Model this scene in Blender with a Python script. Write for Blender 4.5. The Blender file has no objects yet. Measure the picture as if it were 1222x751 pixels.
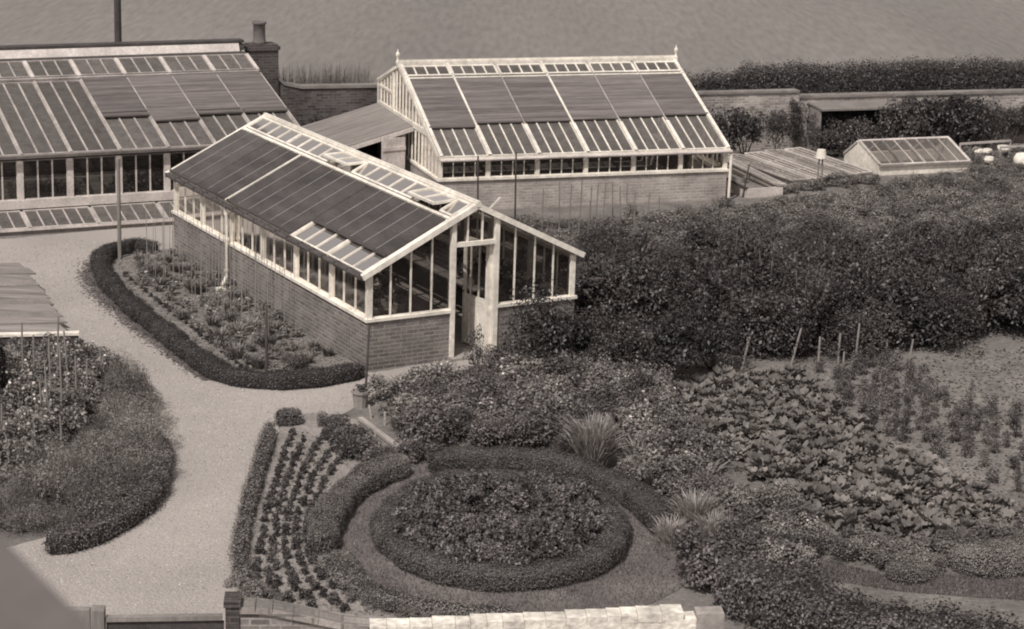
import bpy, math, random
import numpy as np
from mathutils import Vector, Matrix
PI = math.pi
R = math.radians
random.seed(7)
rng = np.random.default_rng(11)
sc = bpy.context.scene
col = sc.collection

# ------------------------------------------------------------------ camera
IW, IH = 1222, 751                       # the photograph's own pixels
F_, PITCH, ROLL, CAMH = 2522.92, 0.264758, 0.031657, 10.9236
fwd = Vector((0, math.cos(PITCH), -math.sin(PITCH)))
up0 = Vector((0, math.sin(PITCH), math.cos(PITCH)))
rt0 = Vector((1, 0, 0))
rt = rt0 * math.cos(ROLL) + up0 * math.sin(ROLL)
up = up0 * math.cos(ROLL) - rt0 * math.sin(ROLL)
C0 = Vector((0, 0, CAMH))
cd = bpy.data.cameras.new('camera'); cam = bpy.data.objects.new('camera', cd); col.objects.link(cam)
m = Matrix.Identity(4)
for i in range(3):
    m[i][0], m[i][1], m[i][2], m[i][3] = rt[i], up[i], -fwd[i], C0[i]
cam.matrix_world = m
cd.sensor_width = 36; cd.lens = F_ / IW * 36
cd.clip_start = 0.3; cd.clip_end = 2000
cd.dof.use_dof = True; cd.dof.focus_distance = 36; cd.dof.aperture_fstop = 3.2
sc.camera = cam


def ray(px, py):
    return fwd + rt * ((px - IW / 2) / F_) - up * ((py - IH / 2) / F_)


def G(px, py, z=0.0):                    # pixel of the survey photo -> point at height z
    d = ray(px, py)
    return C0 + d * ((z - CAMH) / d.z)


def V(px, py, Y):                        # pixel -> point at distance Y
    d = ray(px, py)
    return C0 + d * (Y / d.y)


# ------------------------------------------------------------------ light
SUN_AZ, SUN_EL = 246, 54                 # where the sun stands, degrees from +X
sd = bpy.data.lights.new('sun', 'SUN'); sun = bpy.data.objects.new('sun', sd); col.objects.link(sun)
S = Vector((math.cos(R(SUN_EL)) * math.cos(R(SUN_AZ)), math.cos(R(SUN_EL)) * math.sin(R(SUN_AZ)), math.sin(R(SUN_EL))))
sun.rotation_euler = (-S).to_track_quat('-Z', 'Y').to_euler()
sd.energy = 3.2; sd.angle = R(0.6); sd.color = (1, .975, .95)
w = bpy.data.worlds.new('World'); sc.world = w; w.use_nodes = True
nt = w.node_tree
bg = nt.nodes['Background']
sky = nt.nodes.new('ShaderNodeTexSky'); sky.sky_type = 'NISHITA'; sky.sun_disc = False
sky.sun_elevation = R(SUN_EL); sky.sun_rotation = R(90 - SUN_AZ)
bw = nt.nodes.new('ShaderNodeRGBToBW')
mx = nt.nodes.new('ShaderNodeMix'); mx.data_type = 'RGBA'; mx.blend_type = 'MULTIPLY'; mx.inputs[0].default_value = 1
nt.links.new(sky.outputs[0], bw.inputs[0]); nt.links.new(bw.outputs[0], mx.inputs[6])
mx.inputs[7].default_value = (1, .95, .96, 1)
nt.links.new(mx.outputs[2], bg.inputs[0]); bg.inputs[1].default_value = 0.15
sc.view_settings.view_transform = 'Standard'; sc.view_settings.look = 'None'
sc.view_settings.exposure = 0.34; sc.view_settings.gamma = 1
sc.render.engine = 'CYCLES'
sc.cycles.max_bounces = 8; sc.cycles.transparent_max_bounces = 24
sc.cycles.use_denoising = True; sc.cycles.filter_width = 2.0


# ------------------------------------------------------------------ materials
def tint(v):                             # the print's warm grey
    if v > .45: t = (1.08, .985, .85)
    elif v > .12: t = (1.10, .975, .885)
    else: t = (1.12, .965, .905)
    return (v * t[0], v * t[1], v * t[2], 1)


def newmat(name):
    m = bpy.data.materials.new(name); m.use_nodes = True
    n = m.node_tree
    return m, n, n.nodes['Principled BSDF']


def noise(n, scale, detail=5, vec=None, rough=.55):
    t = n.nodes.new('ShaderNodeTexNoise'); t.inputs['Scale'].default_value = scale
    t.inputs['Detail'].default_value = detail; t.inputs['Roughness'].default_value = rough
    if vec is not None: n.links.new(vec, t.inputs['Vector'])
    return t.outputs['Fac']


def mapr(n, v, a, b, lo=.3, hi=.7):
    m_ = n.nodes.new('ShaderNodeMapRange'); m_.inputs[1].default_value = lo; m_.inputs[2].default_value = hi
    m_.inputs[3].default_value = a; m_.inputs[4].default_value = b
    n.links.new(v, m_.inputs[0]); return m_.outputs[0]


def mul(n, a, b):
    m_ = n.nodes.new('ShaderNodeMath'); m_.operation = 'MULTIPLY'
    for i, x in enumerate((a, b)):
        if isinstance(x, (int, float)): m_.inputs[i].default_value = x
        else: n.links.new(x, m_.inputs[i])
    return m_.outputs[0]


def scalecol(n, c, fac):
    v = n.nodes.new('ShaderNodeVectorMath'); v.operation = 'SCALE'
    if isinstance(c, tuple): v.inputs[0].default_value = c[:3]
    else: n.links.new(c, v.inputs[0])
    n.links.new(fac, v.inputs['Scale']); return v.outputs[0]


def coord(n, kind='Object', sc_=(1, 1, 1)):
    t = n.nodes.new('ShaderNodeTexCoord'); mp = n.nodes.new('ShaderNodeMapping')
    n.links.new(t.outputs[kind], mp.inputs[0]); mp.inputs['Scale'].default_value = sc_
    return mp.outputs[0]


def bump(n, p, h, strength, dist=.02):
    b = n.nodes.new('ShaderNodeBump'); b.inputs['Strength'].default_value = strength; b.inputs['Distance'].default_value = dist
    n.links.new(h, b.inputs['Height']); n.links.new(b.outputs[0], p.inputs['Normal'])


def plain(name, v, var=.2, s1=3, s2=30, rough=.85, bmp=.2, dist=.01, stretch=(1, 1, 1), spec=.25, kind='Object', orand=0):
    m, n, p = newmat(name)
    c = coord(n, kind, stretch)
    f1 = noise(n, s1, 4, c); f2 = noise(n, s2, 6, c)
    fac = mul(n, mapr(n, f1, 1 - var, 1 + var), mapr(n, f2, 1 - var * .8, 1 + var * .8))
    if orand:
        oi = n.nodes.new('ShaderNodeObjectInfo'); fac = mul(n, fac, mapr(n, oi.outputs['Random'], 1 - orand, 1 + orand, 0, 1))
    n.links.new(scalecol(n, tint(v), fac), p.inputs['Base Color'])
    p.inputs['Roughness'].default_value = rough; p.inputs['Specular IOR Level'].default_value = spec
    if bmp: bump(n, p, f2, bmp, dist)
    return m


def brickmat(name, v, mortar, var=.25, bw_=.225, bh=.075, ms=.012):
    m, n, p = newmat(name)
    c = coord(n, 'UV')
    b = n.nodes.new('ShaderNodeTexBrick'); n.links.new(c, b.inputs['Vector'])
    b.inputs['Color1'].default_value = tint(v * (1 - var)); b.inputs['Color2'].default_value = tint(v * (1 + var))
    b.inputs['Mortar'].default_value = tint(mortar); b.inputs['Scale'].default_value = 1
    b.inputs['Brick Width'].default_value = bw_; b.inputs['Row Height'].default_value = bh
    b.inputs['Mortar Size'].default_value = ms; b.inputs['Mortar Smooth'].default_value = .4
    f1 = noise(n, .9, 6, c, .65); f2 = noise(n, 22, 6, c)
    fac = mul(n, mapr(n, f1, .62, 1.36), mapr(n, f2, .8, 1.2))
    n.links.new(scalecol(n, b.outputs['Color'], fac), p.inputs['Base Color'])
    p.inputs['Roughness'].default_value = .9; p.inputs['Specular IOR Level'].default_value = .15
    inv = n.nodes.new('ShaderNodeMath'); inv.operation = 'SUBTRACT'; inv.inputs[0].default_value = 1
    n.links.new(b.outputs['Fac'], inv.inputs[1]); bump(n, p, inv.outputs[0], .5, .008)
    return m


def leafmat(name, v, var=.45, trans=.25, rough=.5, spec=.5):
    m, n, p = newmat(name)
    g = n.nodes.new('ShaderNodeNewGeometry')
    c = coord(n, 'Object')
    f = mul(n, mapr(n, g.outputs['Random Per Island'], 1 - var, 1 + var, 0, 1), mapr(n, noise(n, 2.2, 3, c), .75, 1.25))
    oi = n.nodes.new('ShaderNodeObjectInfo')
    f = mul(n, f, mapr(n, oi.outputs['Random'], .6, 1.45, 0, 1))
    cc = scalecol(n, tint(v), f)
    n.links.new(cc, p.inputs['Base Color']); p.inputs['Roughness'].default_value = rough
    p.inputs['Specular IOR Level'].default_value = spec
    if trans:
        t = n.nodes.new('ShaderNodeBsdfTranslucent'); n.links.new(cc, t.inputs[0])
        mxs = n.nodes.new('ShaderNodeMixShader'); mxs.inputs[0].default_value = trans
        n.links.new(p.outputs[0], mxs.inputs[1]); n.links.new(t.outputs[0], mxs.inputs[2])
        n.links.new(mxs.outputs[0], n.nodes['Material Output'].inputs[0])
    return m


def glassmat(name, dirt=.12, dv=.25):
    m, n, p = newmat(name)
    tr = n.nodes.new('ShaderNodeBsdfTransparent'); tr.inputs[0].default_value = (.80, .78, .76, 1)
    gl = n.nodes.new('ShaderNodeBsdfGlossy'); gl.inputs['Roughness'].default_value = .06
    gl.inputs[0].default_value = (.9, .87, .83, 1)
    df = n.nodes.new('ShaderNodeBsdfDiffuse'); df.inputs[0].default_value = tint(dv)
    fr = n.nodes.new('ShaderNodeFresnel'); fr.inputs[0].default_value = 1.45
    a = n.nodes.new('ShaderNodeMixShader'); b = n.nodes.new('ShaderNodeMixShader')
    n.links.new(fr.outputs[0], a.inputs[0]); n.links.new(tr.outputs[0], a.inputs[1]); n.links.new(gl.outputs[0], a.inputs[2])
    c = coord(n, 'Object'); oi = n.nodes.new('ShaderNodeObjectInfo'); f = mul(n, mapr(n, noise(n, 5, 8, c, .75), dirt * .6, dirt * 1.25, .3, .7), mapr(n, oi.outputs['Random'], .7, 1.15, 0, 1))
    n.links.new(f, b.inputs[0]); n.links.new(a.outputs[0], b.inputs[1]); n.links.new(df.outputs[0], b.inputs[2])
    n.links.new(b.outputs[0], n.nodes['Material Output'].inputs[0])
    return m


M = {}
M['white'] = plain('white_paint', .58, .22, 1.1, 9, .55, .1, spec=.35)
M['greywhite'] = plain('grey_paint', .30, .28, 1.8, 16, .75, .2)
M['plainwash'] = plain('lime_wash', .54, .34, 2.4, 11, .9, .9, .03)
M['oldwhite'] = plain('weathered_paint', .43, .22, 1.8, 16, .7, .2)
M['brick'] = brickmat('red_brick', .14, .215)
M['palebrick'] = brickmat('pale_brick', .28, .33, .16)
M['darkbrick'] = brickmat('sooty_brick', .055, .08, .3)
M['wallbrick'] = brickmat('garden_brick', .16, .24, .4, .24, .085, .016)
M['oldbrick'] = brickmat('weathered_brick', .24, .30, .38)
M['whitewash'] = brickmat('whitewashed_brick', .72, .60, .05, .30, .12, .016)
M['stone'] = plain('coping_stone', .30, .25, 2, 22, .9, .4)
M['roughcoping'] = brickmat('rough_coping', .22, .15, .3, .34, .20, .02)
M['oldstone'] = plain('old_coping', .17, .3, 2, 22, .9, .4)
M['lath'] = plain('dark_lath', .058, .30, .9, 12, .8, .3, stretch=(1, 1, 8), orand=.16)
M['lathline'] = plain('worn_batten', .21, .2, 2, 20, .8, .1)
M['greylath'] = plain('grey_lath', .112, .34, .8, 5, .85, .3, stretch=(.5, 9, 9), orand=.2)
M['darkwood'] = plain('dark_wood', .05, .3, 2, 20, .85, .3)
M['gutter'] = plain('gutter_iron', .06, .25, 3, 20, .6, .2)
M['wood'] = plain('grey_wood', .17, .25, 2, 18, .85, .3, stretch=(1, 1, .2))
M['cane'] = plain('cane', .20, .2, 4, 30, .8, .1)
M['boards'] = plain('roof_boards', .17, .32, 1.4, 7, .9, .4, stretch=(.35, 6, 1))
M['mat'] = plain('straw_mat', .165, .38, 1.0, 6, .95, .4, stretch=(.3, 7, 1))
M['felt'] = plain('roof_felt', .16, .2, 1.5, 20, .9, .2)
M['slate'] = plain('near_roof', .085, .1, 1.2, 14, .8, .2)
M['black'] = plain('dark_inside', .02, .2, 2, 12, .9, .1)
M['clay'] = plain('clay_pot', .22, .2, 4, 25, .8, .1)
M['palepot'] = plain('pale_pot', .55, .15, 4, 25, .7, .1)
M['concrete'] = plain('concrete', .24, .2, 2, 20, .9, .2)
M['glass'] = glassmat('window_glass', .05, .2)
M['roofglass'] = glassmat('roof_glass', .34, .20)
M['oldglass'] = glassmat('old_roof_glass', .75, .13)
M['frameglass'] = glassmat('frame_glass', .30, .14)
M['path'] = plain('gravel', .285, .12, .35, 24, .95, .9, .03)
M['soil'] = plain('soil', .13, .3, 1.5, 14, .95, .8, .04)
M['margin'] = plain('path_edge', .17, .3, 1.5, 20, .95, .8, .03)
M['rowsoil'] = plain('row_soil', .20, .25, 2.0, 14, .95, .9, .04)
M['bedsoil'] = plain('bed_soil_mat', .15, .3, 2.0, 14, .95, .9, .05)
M['drysoil'] = plain('dry_soil', .145, .30, 1.0, 9, .95, .8, .04)
M['grass'] = plain('mown_grass', .115, .28, 1.2, 30, .95, .6, .02)
M['field'] = plain('field_grass', .150, .20, .05, 2.6, .95, .25, .04, stretch=(1.6, .22, 1))
M['bark'] = plain('bark', .09, .3, 5, 30, .9, .4)
M['box'] = leafmat('box_leaf', .085, .4)
M['boxlight'] = leafmat('grey_edging_leaf', .15, .35)
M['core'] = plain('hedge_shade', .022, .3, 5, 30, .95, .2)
M['leaf'] = leafmat('bush_leaf', .100, .55)
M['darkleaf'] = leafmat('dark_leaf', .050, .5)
M['midleaf'] = leafmat('mid_leaf', .15, .5)
M['fine'] = leafmat('fine_leaf', .17, .4)
M['paleleaf'] = leafmat('pale_leaf', .36, .35, .3)
M['cabbage'] = leafmat('cabbage_leaf', .140, .28, .2, .75, .2)
M['flower'] = leafmat('blossom', .42, .3, .2)
M['bedding'] = leafmat('bedding_leaf', .075, .5)
M['lawnleaf'] = leafmat('lawn_blade', .112, .4)
M['clod'] = leafmat('soil_clod', .135, .5, 0, .95, .1)
M['pebble'] = leafmat('gravel_stone', .29, .14, 0, .9, .1)
M['fieldblade'] = leafmat('field_blade', .158, .12, 0, .95, .05)
M['dirt'] = leafmat('dark_dirt', .12, .4, 0, .95, .1)
M['pale2'] = leafmat('grey_green_leaf', .20, .35, .3)
M['greywash'] = plain('grey_wash', .22, .3, 1.6, 13, .9, .3)
M['ivybrick'] = brickmat('dark_old_brick', .075, .10, .4)
M['darkclay'] = plain('dark_clay', .11, .2, 4, 25, .8, .1)
M['crimson'] = leafmat('bed_flower_leaf', .088, .75)


# ------------------------------------------------------------------ mesh helpers
class MB:
    def __init__(s): s.v = []; s.f = []; s.m = []

    def add(s, vs, fs, mi=0):
        o = len(s.v); s.v += [tuple(x) for x in vs]
        for f in fs: s.f.append(tuple(i + o for i in f)); s.m.append(mi)
        return s

    def box(s, lo, hi, mi=0):
        x0, y0, z0 = lo; x1, y1, z1 = hi
        return s.add([(x0, y0, z0), (x1, y0, z0), (x1, y1, z0), (x0, y1, z0), (x0, y0, z1), (x1, y0, z1), (x1, y1, z1), (x0, y1, z1)],
                     [(0, 3, 2, 1), (4, 5, 6, 7), (0, 1, 5, 4), (1, 2, 6, 5), (2, 3, 7, 6), (3, 0, 4, 7)], mi)

    def bar(s, p, q, w, t, n, mi=0):     # box from p to q, w across, t along n
        p, q, n = Vector(p), Vector(q), Vector(n).normalized()
        d = (q - p).normalized(); a = n.cross(d).normalized() * (w / 2); n = n * (t / 2)
        vs = [p - a - n, p + a - n, p + a + n, p - a + n, q - a - n, q + a - n, q + a + n, q - a + n]
        return s.add(vs, [(0, 1, 2, 3), (7, 6, 5, 4), (0, 4, 5, 1), (1, 5, 6, 2), (2, 6, 7, 3), (3, 7, 4, 0)], mi)

    def slab(s, a, b, c, d, n, t, mi=0):  # quad a b c d thickened by t along n
        n = Vector(n).normalized() * t
        vs = [Vector(x) for x in (a, b, c, d)]; vs = vs + [x + n for x in vs]
        return s.add(vs, [(3, 2, 1, 0), (4, 5, 6, 7), (0, 1, 5, 4), (1, 2, 6, 5), (2, 3, 7, 6), (3, 0, 4, 7)], mi)

    def prism(s, poly, ex, mi=0):
        n = len(poly); ex = Vector(ex)
        vs = [Vector(p) for p in poly]; vs = vs + [p + ex for p in vs]
        fs = [tuple(range(n - 1, -1, -1)), tuple(range(n, 2 * n))] + [(i, (i + 1) % n, n + (i + 1) % n, n + i) for i in range(n)]
        return s.add(vs, fs, mi)

    def cyl(s, p, q, r0, r1=None, n=8, mi=0):
        p, q = Vector(p), Vector(q); r1 = r0 if r1 is None else r1
        d = (q - p).normalized(); a = d.orthogonal().normalized(); b = d.cross(a)
        vs = []
        for c_, r in ((p, r0), (q, r1)):
            vs += [c_ + (a * math.cos(2 * PI * i / n) + b * math.sin(2 * PI * i / n)) * r for i in range(n)]
        fs = [(i, (i + 1) % n, n + (i + 1) % n, n + i) for i in range(n)] + [tuple(range(n - 1, -1, -1)), tuple(range(n, 2 * n))]
        return s.add(vs, fs, mi)

    def lathe(s, prof, c=(0, 0, 0), n=12, mi=0):
        vs = [(c[0] + r * math.cos(2 * PI * i / n), c[1] + r * math.sin(2 * PI * i / n), c[2] + z) for r, z in prof for i in range(n)]
        fs = [(k * n + i, k * n + (i + 1) % n, (k + 1) * n + (i + 1) % n, (k + 1) * n + i) for k in range(len(prof) - 1) for i in range(n)]
        fs += [tuple(range(n - 1, -1, -1)), tuple((len(prof) - 1) * n + i for i in range(n))]
        return s.add(vs, fs, mi)

    def build(s, name, mats, parent=None, loc=None, rz=0, smooth=False):
        me = bpy.data.meshes.new(name); me.from_pydata(s.v, [], s.f)
        for x in (mats if isinstance(mats, (list, tuple)) else [mats]): me.materials.append(M[x] if isinstance(x, str) else x)
        me.polygons.foreach_set('material_index', s.m)
        if smooth: me.polygons.foreach_set('use_smooth', [True] * len(s.f))
        uv = me.uv_layers.new(name='UVMap').data
        for p in me.polygons:
            n = p.normal; ax = max(range(3), key=lambda i: abs(n[i]))
            for li in p.loop_indices:
                co = me.vertices[me.loops[li].vertex_index].co
                uv[li].uv = (co.y, co.z) if ax == 0 else (co.x, co.z) if ax == 1 else (co.x, co.y)
        me.update()
        return link(name, me, parent, loc, rz)


def link(name, me, parent=None, loc=None, rz=0):
    o = bpy.data.objects.new(name, me); col.objects.link(o)
    if parent: o.parent = parent
    if loc is not None: o.location = loc
    o.rotation_euler = (0, 0, rz)
    return o


def tag(o, label=None, cat=None, group=None, kind=None):
    if label: o['label'] = label
    if cat: o['category'] = cat
    if group: o['group'] = group
    if kind: o['kind'] = kind
    return o


def thing(name, label, cat, loc=(0, 0, 0), rz=0, group=None):
    return tag(link(name, None, None, loc, rz), label, cat, group)


def copytree(o, parent=None):
    c = o.copy(); col.objects.link(c)
    if parent: c.parent = parent
    for ch in [x for x in bpy.data.objects if x.parent == o]: copytree(ch, c)
    return c


def panel(name, parent, a, b, c, d, cols, n, bw_=.022, fw=.045, t=.04, rows=1, frame='white', glass='glass', fr=True):
    """glazed light: corners a b c d (a-b bottom), bars along a->d; frame part with a pane sub-part"""
    a, b, c, d = (Vector(x) for x in (a, b, c, d)); mb = MB(); n = Vector(n).normalized()
    if fr:
        mb.bar(a + (b - a).normalized() * 0, b, fw, t, n); mb.bar(d, c, fw, t, n)
        u = (d - a).normalized() * (fw / 2)
        mb.bar(a + u, d - u, fw, t * .96, n); mb.bar(b + u, c - u, fw, t * .96, n)
        g0 = u
    else: g0 = Vector((0, 0, 0))
    for i in range(1, cols):
        f = i / cols; mb.bar(a.lerp(b, f) + g0, d.lerp(c, f) - g0, bw_, t * .8, n)
    for j in range(1, rows):
        f = j / rows; mb.bar(a.lerp(d, f), b.lerp(c, f), bw_, t * .7, n)
    o = mb.build(name, frame, parent)
    MB().add([a, b, c, d], [(0, 1, 2, 3)]).build('pane', glass, o)
    return o


# ------------------------------------------------------------------ foliage helpers
def leafgeo(C, N, Sz, asp=.55, fold=0.0, T=None):
    k = len(C); N = N / np.maximum(np.linalg.norm(N, axis=1, keepdims=True), 1e-6)
    if T is None: T = rng.normal(size=(k, 3))
    T = T - N * (T * N).sum(1, keepdims=True); T /= np.maximum(np.linalg.norm(T, axis=1, keepdims=True), 1e-6)
    B = np.cross(N, T); s = Sz[:, None]
    dn = N * s * fold
    v = np.stack([C - T * s * .5, C + B * s * asp * .5 + T * s * .05, C + T * s * .5 - dn, C - B * s * asp * .5 + T * s * .05], 1)
    return v.reshape(-1, 3)


def quadmesh(name, blocks, mats):
    """blocks: list of (verts 4k x 3, material index); optional (verts, mi, faces)"""
    vs = []; fs = []; mi = []; o = 0
    for b in blocks:
        v = np.asarray(b[0], float)
        f = np.arange(len(v)).reshape(-1, 4) if len(b) == 2 else np.asarray(b[2])
        vs.append(v); fs.append(f + o); mi.append(np.full(len(f), b[1])); o += len(v)
    vs = np.concatenate(vs); fs = np.concatenate(fs); mi = np.concatenate(mi)
    me = bpy.data.meshes.new(name)
    me.vertices.add(len(vs)); me.vertices.foreach_set('co', vs.ravel())
    me.loops.add(fs.size); me.loops.foreach_set('vertex_index', fs.ravel().astype(np.int32))
    me.polygons.add(len(fs)); me.polygons.foreach_set('loop_start', np.arange(0, fs.size, 4, dtype=np.int32))
    me.polygons.foreach_set('loop_total', np.full(len(fs), 4, dtype=np.int32))
    me.polygons.foreach_set('material_index', mi.astype(np.int32))
    for x in mats: me.materials.append(M[x])
    me.update(calc_edges=True); me.validate()
    return me


def stick(p, q, r0, r1=None):            # four-sided twig as quads
    mb = MB(); mb.cyl(p, q, r0, r1, 4)
    return np.array(mb.v), np.array([f for f in mb.f if len(f) == 4])


def bushmesh(name, seed, r, h, n, leaf, mats, lobes=9, upb=.6, asp=.55, flowers=0, fsize=.06, stems=5, base=.0, tall=1.0, zlo=.25):
    g = np.random.default_rng(seed)
    lc = []; lr = []
    for i in range(lobes):
        a = g.uniform(0, 2 * PI); q = math.sqrt(g.uniform(0, 1)) * .68
        zz = g.uniform(zlo, .78) * (1 - .35 * q)
        lc.append((math.cos(a) * q * r, math.sin(a) * q * r, base + zz * h)); lr.append(g.uniform(.30, .48) * min(r, h) * g.uniform(.85, 1.25))
    lc = np.array(lc); lr = np.array(lr)
    idx = g.integers(0, lobes, n)
    d = g.normal(size=(n, 3)); d /= np.linalg.norm(d, axis=1, keepdims=True); d[:, 2] = np.where(d[:, 2] < -.45, -d[:, 2], d[:, 2])
    rad = lr[idx] * (1 - .55 * g.uniform(0, 1, n) ** 2.2) * g.uniform(.93, 1.12, n)
    C = lc[idx] + d * rad[:, None] * np.array([1, 1, tall])
    C[:, 2] = np.maximum(C[:, 2], .02 + .05 * g.uniform(0, 1, n))
    N = d * .55 + np.array([0, 0, upb]) + g.normal(size=(n, 3)) * .42
    sz = leaf * g.uniform(.6, 1.35, n)
    bl = [(leafgeo(C, N, sz, asp, .18), 0)]
    if flowers:
        i2 = g.integers(0, n, flowers * 4); i2 = i2[np.argsort(-C[i2, 2])][:flowers]
        Cf = C[i2] + d[i2] * .03 + [0, 0, .02]
        for kk in range(3):
            bl.append((leafgeo(Cf + g.normal(size=Cf.shape) * fsize * .15, g.normal(size=Cf.shape) + [0, 0, 1.2], np.full(len(Cf), fsize), .9), 1))
    for i in range(stems):
        a = g.uniform(0, 2 * PI); q = lc[i % lobes]
        v, f = stick((math.cos(a) * r * .08, math.sin(a) * r * .08, 0), (q[0], q[1], q[2]), .018 * h + .004, .006)
        bl.append((v, len(mats) - 1, f))
    return quadmesh(name, bl, mats)


def tuftmesh(name, seed, r, h, n, wd, mats, lean=.5):
    g = np.random.default_rng(seed); bl = []
    a = g.uniform(0, 2 * PI, n); q = np.sqrt(g.uniform(0, 1, n)) * r * .35
    p0 = np.stack([np.cos(a) * q, np.sin(a) * q, np.zeros(n)], 1)
    out = np.stack([np.cos(a + g.normal(size=n) * .5), np.sin(a + g.normal(size=n) * .5), np.zeros(n)], 1)
    hh = h * g.uniform(.55, 1.1, n); ln = r * g.uniform(.2, 1.1, n) * lean * 1.4
    sd_ = np.cross(out, [0, 0, 1]); sd_ += g.normal(size=(n, 3)) * .5; sd_ /= np.linalg.norm(sd_, axis=1, keepdims=True)
    def pt(t): return p0 + out * (ln * t ** 1.7)[:, None] + np.array([0, 0, 1]) * (hh * (t - .28 * t ** 3))[:, None]
    ts = [0, .35, .7, 1.0]; ws = [1, 1, .7, .12]
    for i in range(3):
        A, B = pt(np.full(n, ts[i])), pt(np.full(n, ts[i + 1]))
        v = np.stack([A - sd_ * wd * ws[i] / 2, A + sd_ * wd * ws[i] / 2, B + sd_ * wd * ws[i + 1] / 2, B - sd_ * wd * ws[i + 1] / 2], 1).reshape(-1, 3)
        bl.append((v, 0))
    return quadmesh(name, bl, mats)


def polyline(pts, step, closed=False):
    P = [Vector(p).to_2d() for p in pts]
    if closed: P = P + P[:1]
    # Catmull-Rom then even spacing
    Q = []
    n = len(P)
    for i in range(n - 1):
        p1, p2 = P[i], P[i + 1]
        p0 = P[i - 1] if i else (P[-2] if closed else p1 * 2 - p2)
        p3 = P[i + 2] if i + 2 < n else (P[1] if closed else p2 * 2 - p1)
        for k in range(12):
            t = k / 12
            Q.append(.5 * ((2 * p1) + (p2 - p0) * t + (2 * p0 - 5 * p1 + 4 * p2 - p3) * t * t + (3 * p1 - p0 - 3 * p2 + p3) * t ** 3))
    Q.append(P[-1])
    out = [Q[0]]; acc = 0
    for a, b in zip(Q, Q[1:]):
        L = (b - a).length
        while acc + L >= step and L > 1e-9:
            a = a + (b - a) * ((step - acc) / L); out.append(a.copy()); L = (b - a).length; acc = 0
        acc += L
    return out


def hedge(name, label, pts, wd, h, mat='box', closed=False, leaf=.035, dens=1.0, cat='hedge', group=None, rough=.03, lump=1.0):
    P = polyline(pts, .12, closed); n = len(P)
    o0 = Vector((sum(p.x for p in P) / n, sum(p.y for p in P) / n))
    prof = [(-.5, 0), (-.52, .35), (-.47, .78), (-.34, .96), (0, 1.0), (.34, .96), (.47, .78), (.52, .35), (.5, 0)]
    rings = []; nrm = []
    ph = random.uniform(0, 9)
    for i, p in enumerate(P):
        a = P[i - 1] if (i or closed) else P[i]; b = P[(i + 1) % n] if (i + 1 < n or closed) else P[i]
        t = (b - a); t = t.normalized() if t.length > 1e-9 else Vector((1, 0)); s_ = Vector((-t.y, t.x))
        k = 1 + lump * (.09 * math.sin(i * .37 + ph) + .09 * math.sin(i * 1.13 + ph * 2)) + random.uniform(-.05, .05)
        e = 1.0
        if not closed: e = min(1, .55 + .45 * min(i, n - 1 - i) / 2)
        rings.append([(p.x - o0.x + s_.x * q[0] * wd * k * e, p.y - o0.y + s_.y * q[0] * wd * k * e, q[1] * h * (1 + .5 * (k - 1)) * (.8 + .2 * e)) for q in prof])
        nrm.append([Vector((s_.x * (q[0] * 1.9 if q[1] < .97 else q[0]), s_.y * (q[0] * 1.9 if q[1] < .97 else q[0]), max(0, q[1] - .35) * 1.5 + .05)).normalized() for q in prof])
    rg = np.array(rings); ng = np.array([[tuple(v) for v in r_] for r_ in nrm]); k = len(prof)
    m_ = n if closed else n - 1
    fs = [(i * k + j, i * k + j + 1, ((i + 1) % n) * k + j + 1, ((i + 1) % n) * k + j) for i in range(m_) for j in range(k - 1)]
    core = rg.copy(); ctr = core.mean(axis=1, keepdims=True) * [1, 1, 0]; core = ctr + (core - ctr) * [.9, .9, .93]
    area = n * .12 * (wd + 1.8 * h); cnt = int(area / (leaf * leaf * .5) * 1.5 * dens)
    i = rng.integers(0, m_, cnt); u = rng.uniform(0, 1, cnt); jj = rng.uniform(0, k - 1.001, cnt); j = jj.astype(int); v = jj - j
    i1 = (i + 1) % n
    def lerp(A): return ((A[i, j].T * (1 - u) + A[i1, j].T * u) * (1 - v) + (A[i, j + 1].T * (1 - u) + A[i1, j + 1].T * u) * v).T
    Cc = lerp(rg); Nn = lerp(ng)
    Cc = Cc + Nn * rng.normal(0, rough, (cnt, 1)) + rng.normal(0, .008, (cnt, 3)); Cc[:, 2] = np.maximum(Cc[:, 2], .01)
    Nl = Nn * 1.0 + rng.normal(size=(cnt, 3)) * .40 + [0, 0, .15]
    keep = (Cc[:, 2] > .24 * h) | (rng.uniform(0, 1, cnt) < .35); Cc = Cc[keep]; Nl = Nl[keep]; cnt = len(Cc)
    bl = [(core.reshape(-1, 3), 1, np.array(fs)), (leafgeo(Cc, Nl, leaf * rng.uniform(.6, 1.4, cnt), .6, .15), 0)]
    if not closed:
        for e_, side in ((0, 1), (n - 1, -1)):
            q = core[e_]; c_ = q.mean(0); ec = int(wd * h / (leaf * leaf * .5) * 1.6 * dens)
            a = rng.integers(0, k - 1, ec); f = rng.uniform(0, 1, (ec, 1)); gq = np.sqrt(rng.uniform(0, 1, (ec, 1)))
            pp = c_ * [1, 1, .2] + ((q[a] * (1 - f) + q[a + 1] * f) - c_ * [1, 1, .2]) * gq
            bl.append((leafgeo(pp + rng.normal(0, .03, (ec, 3)), rng.normal(size=(ec, 3)), leaf * rng.uniform(.6, 1.4, ec), .6), 0))
            bl.append((np.array([q[0], q[2], q[4], q[0]]), 1)); bl.append((np.array([q[4], q[6], q[8], q[0]]), 1))
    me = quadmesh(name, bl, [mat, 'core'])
    return tag(link(name, me, None, (o0.x, o0.y, 0)), label, cat, group)


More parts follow.
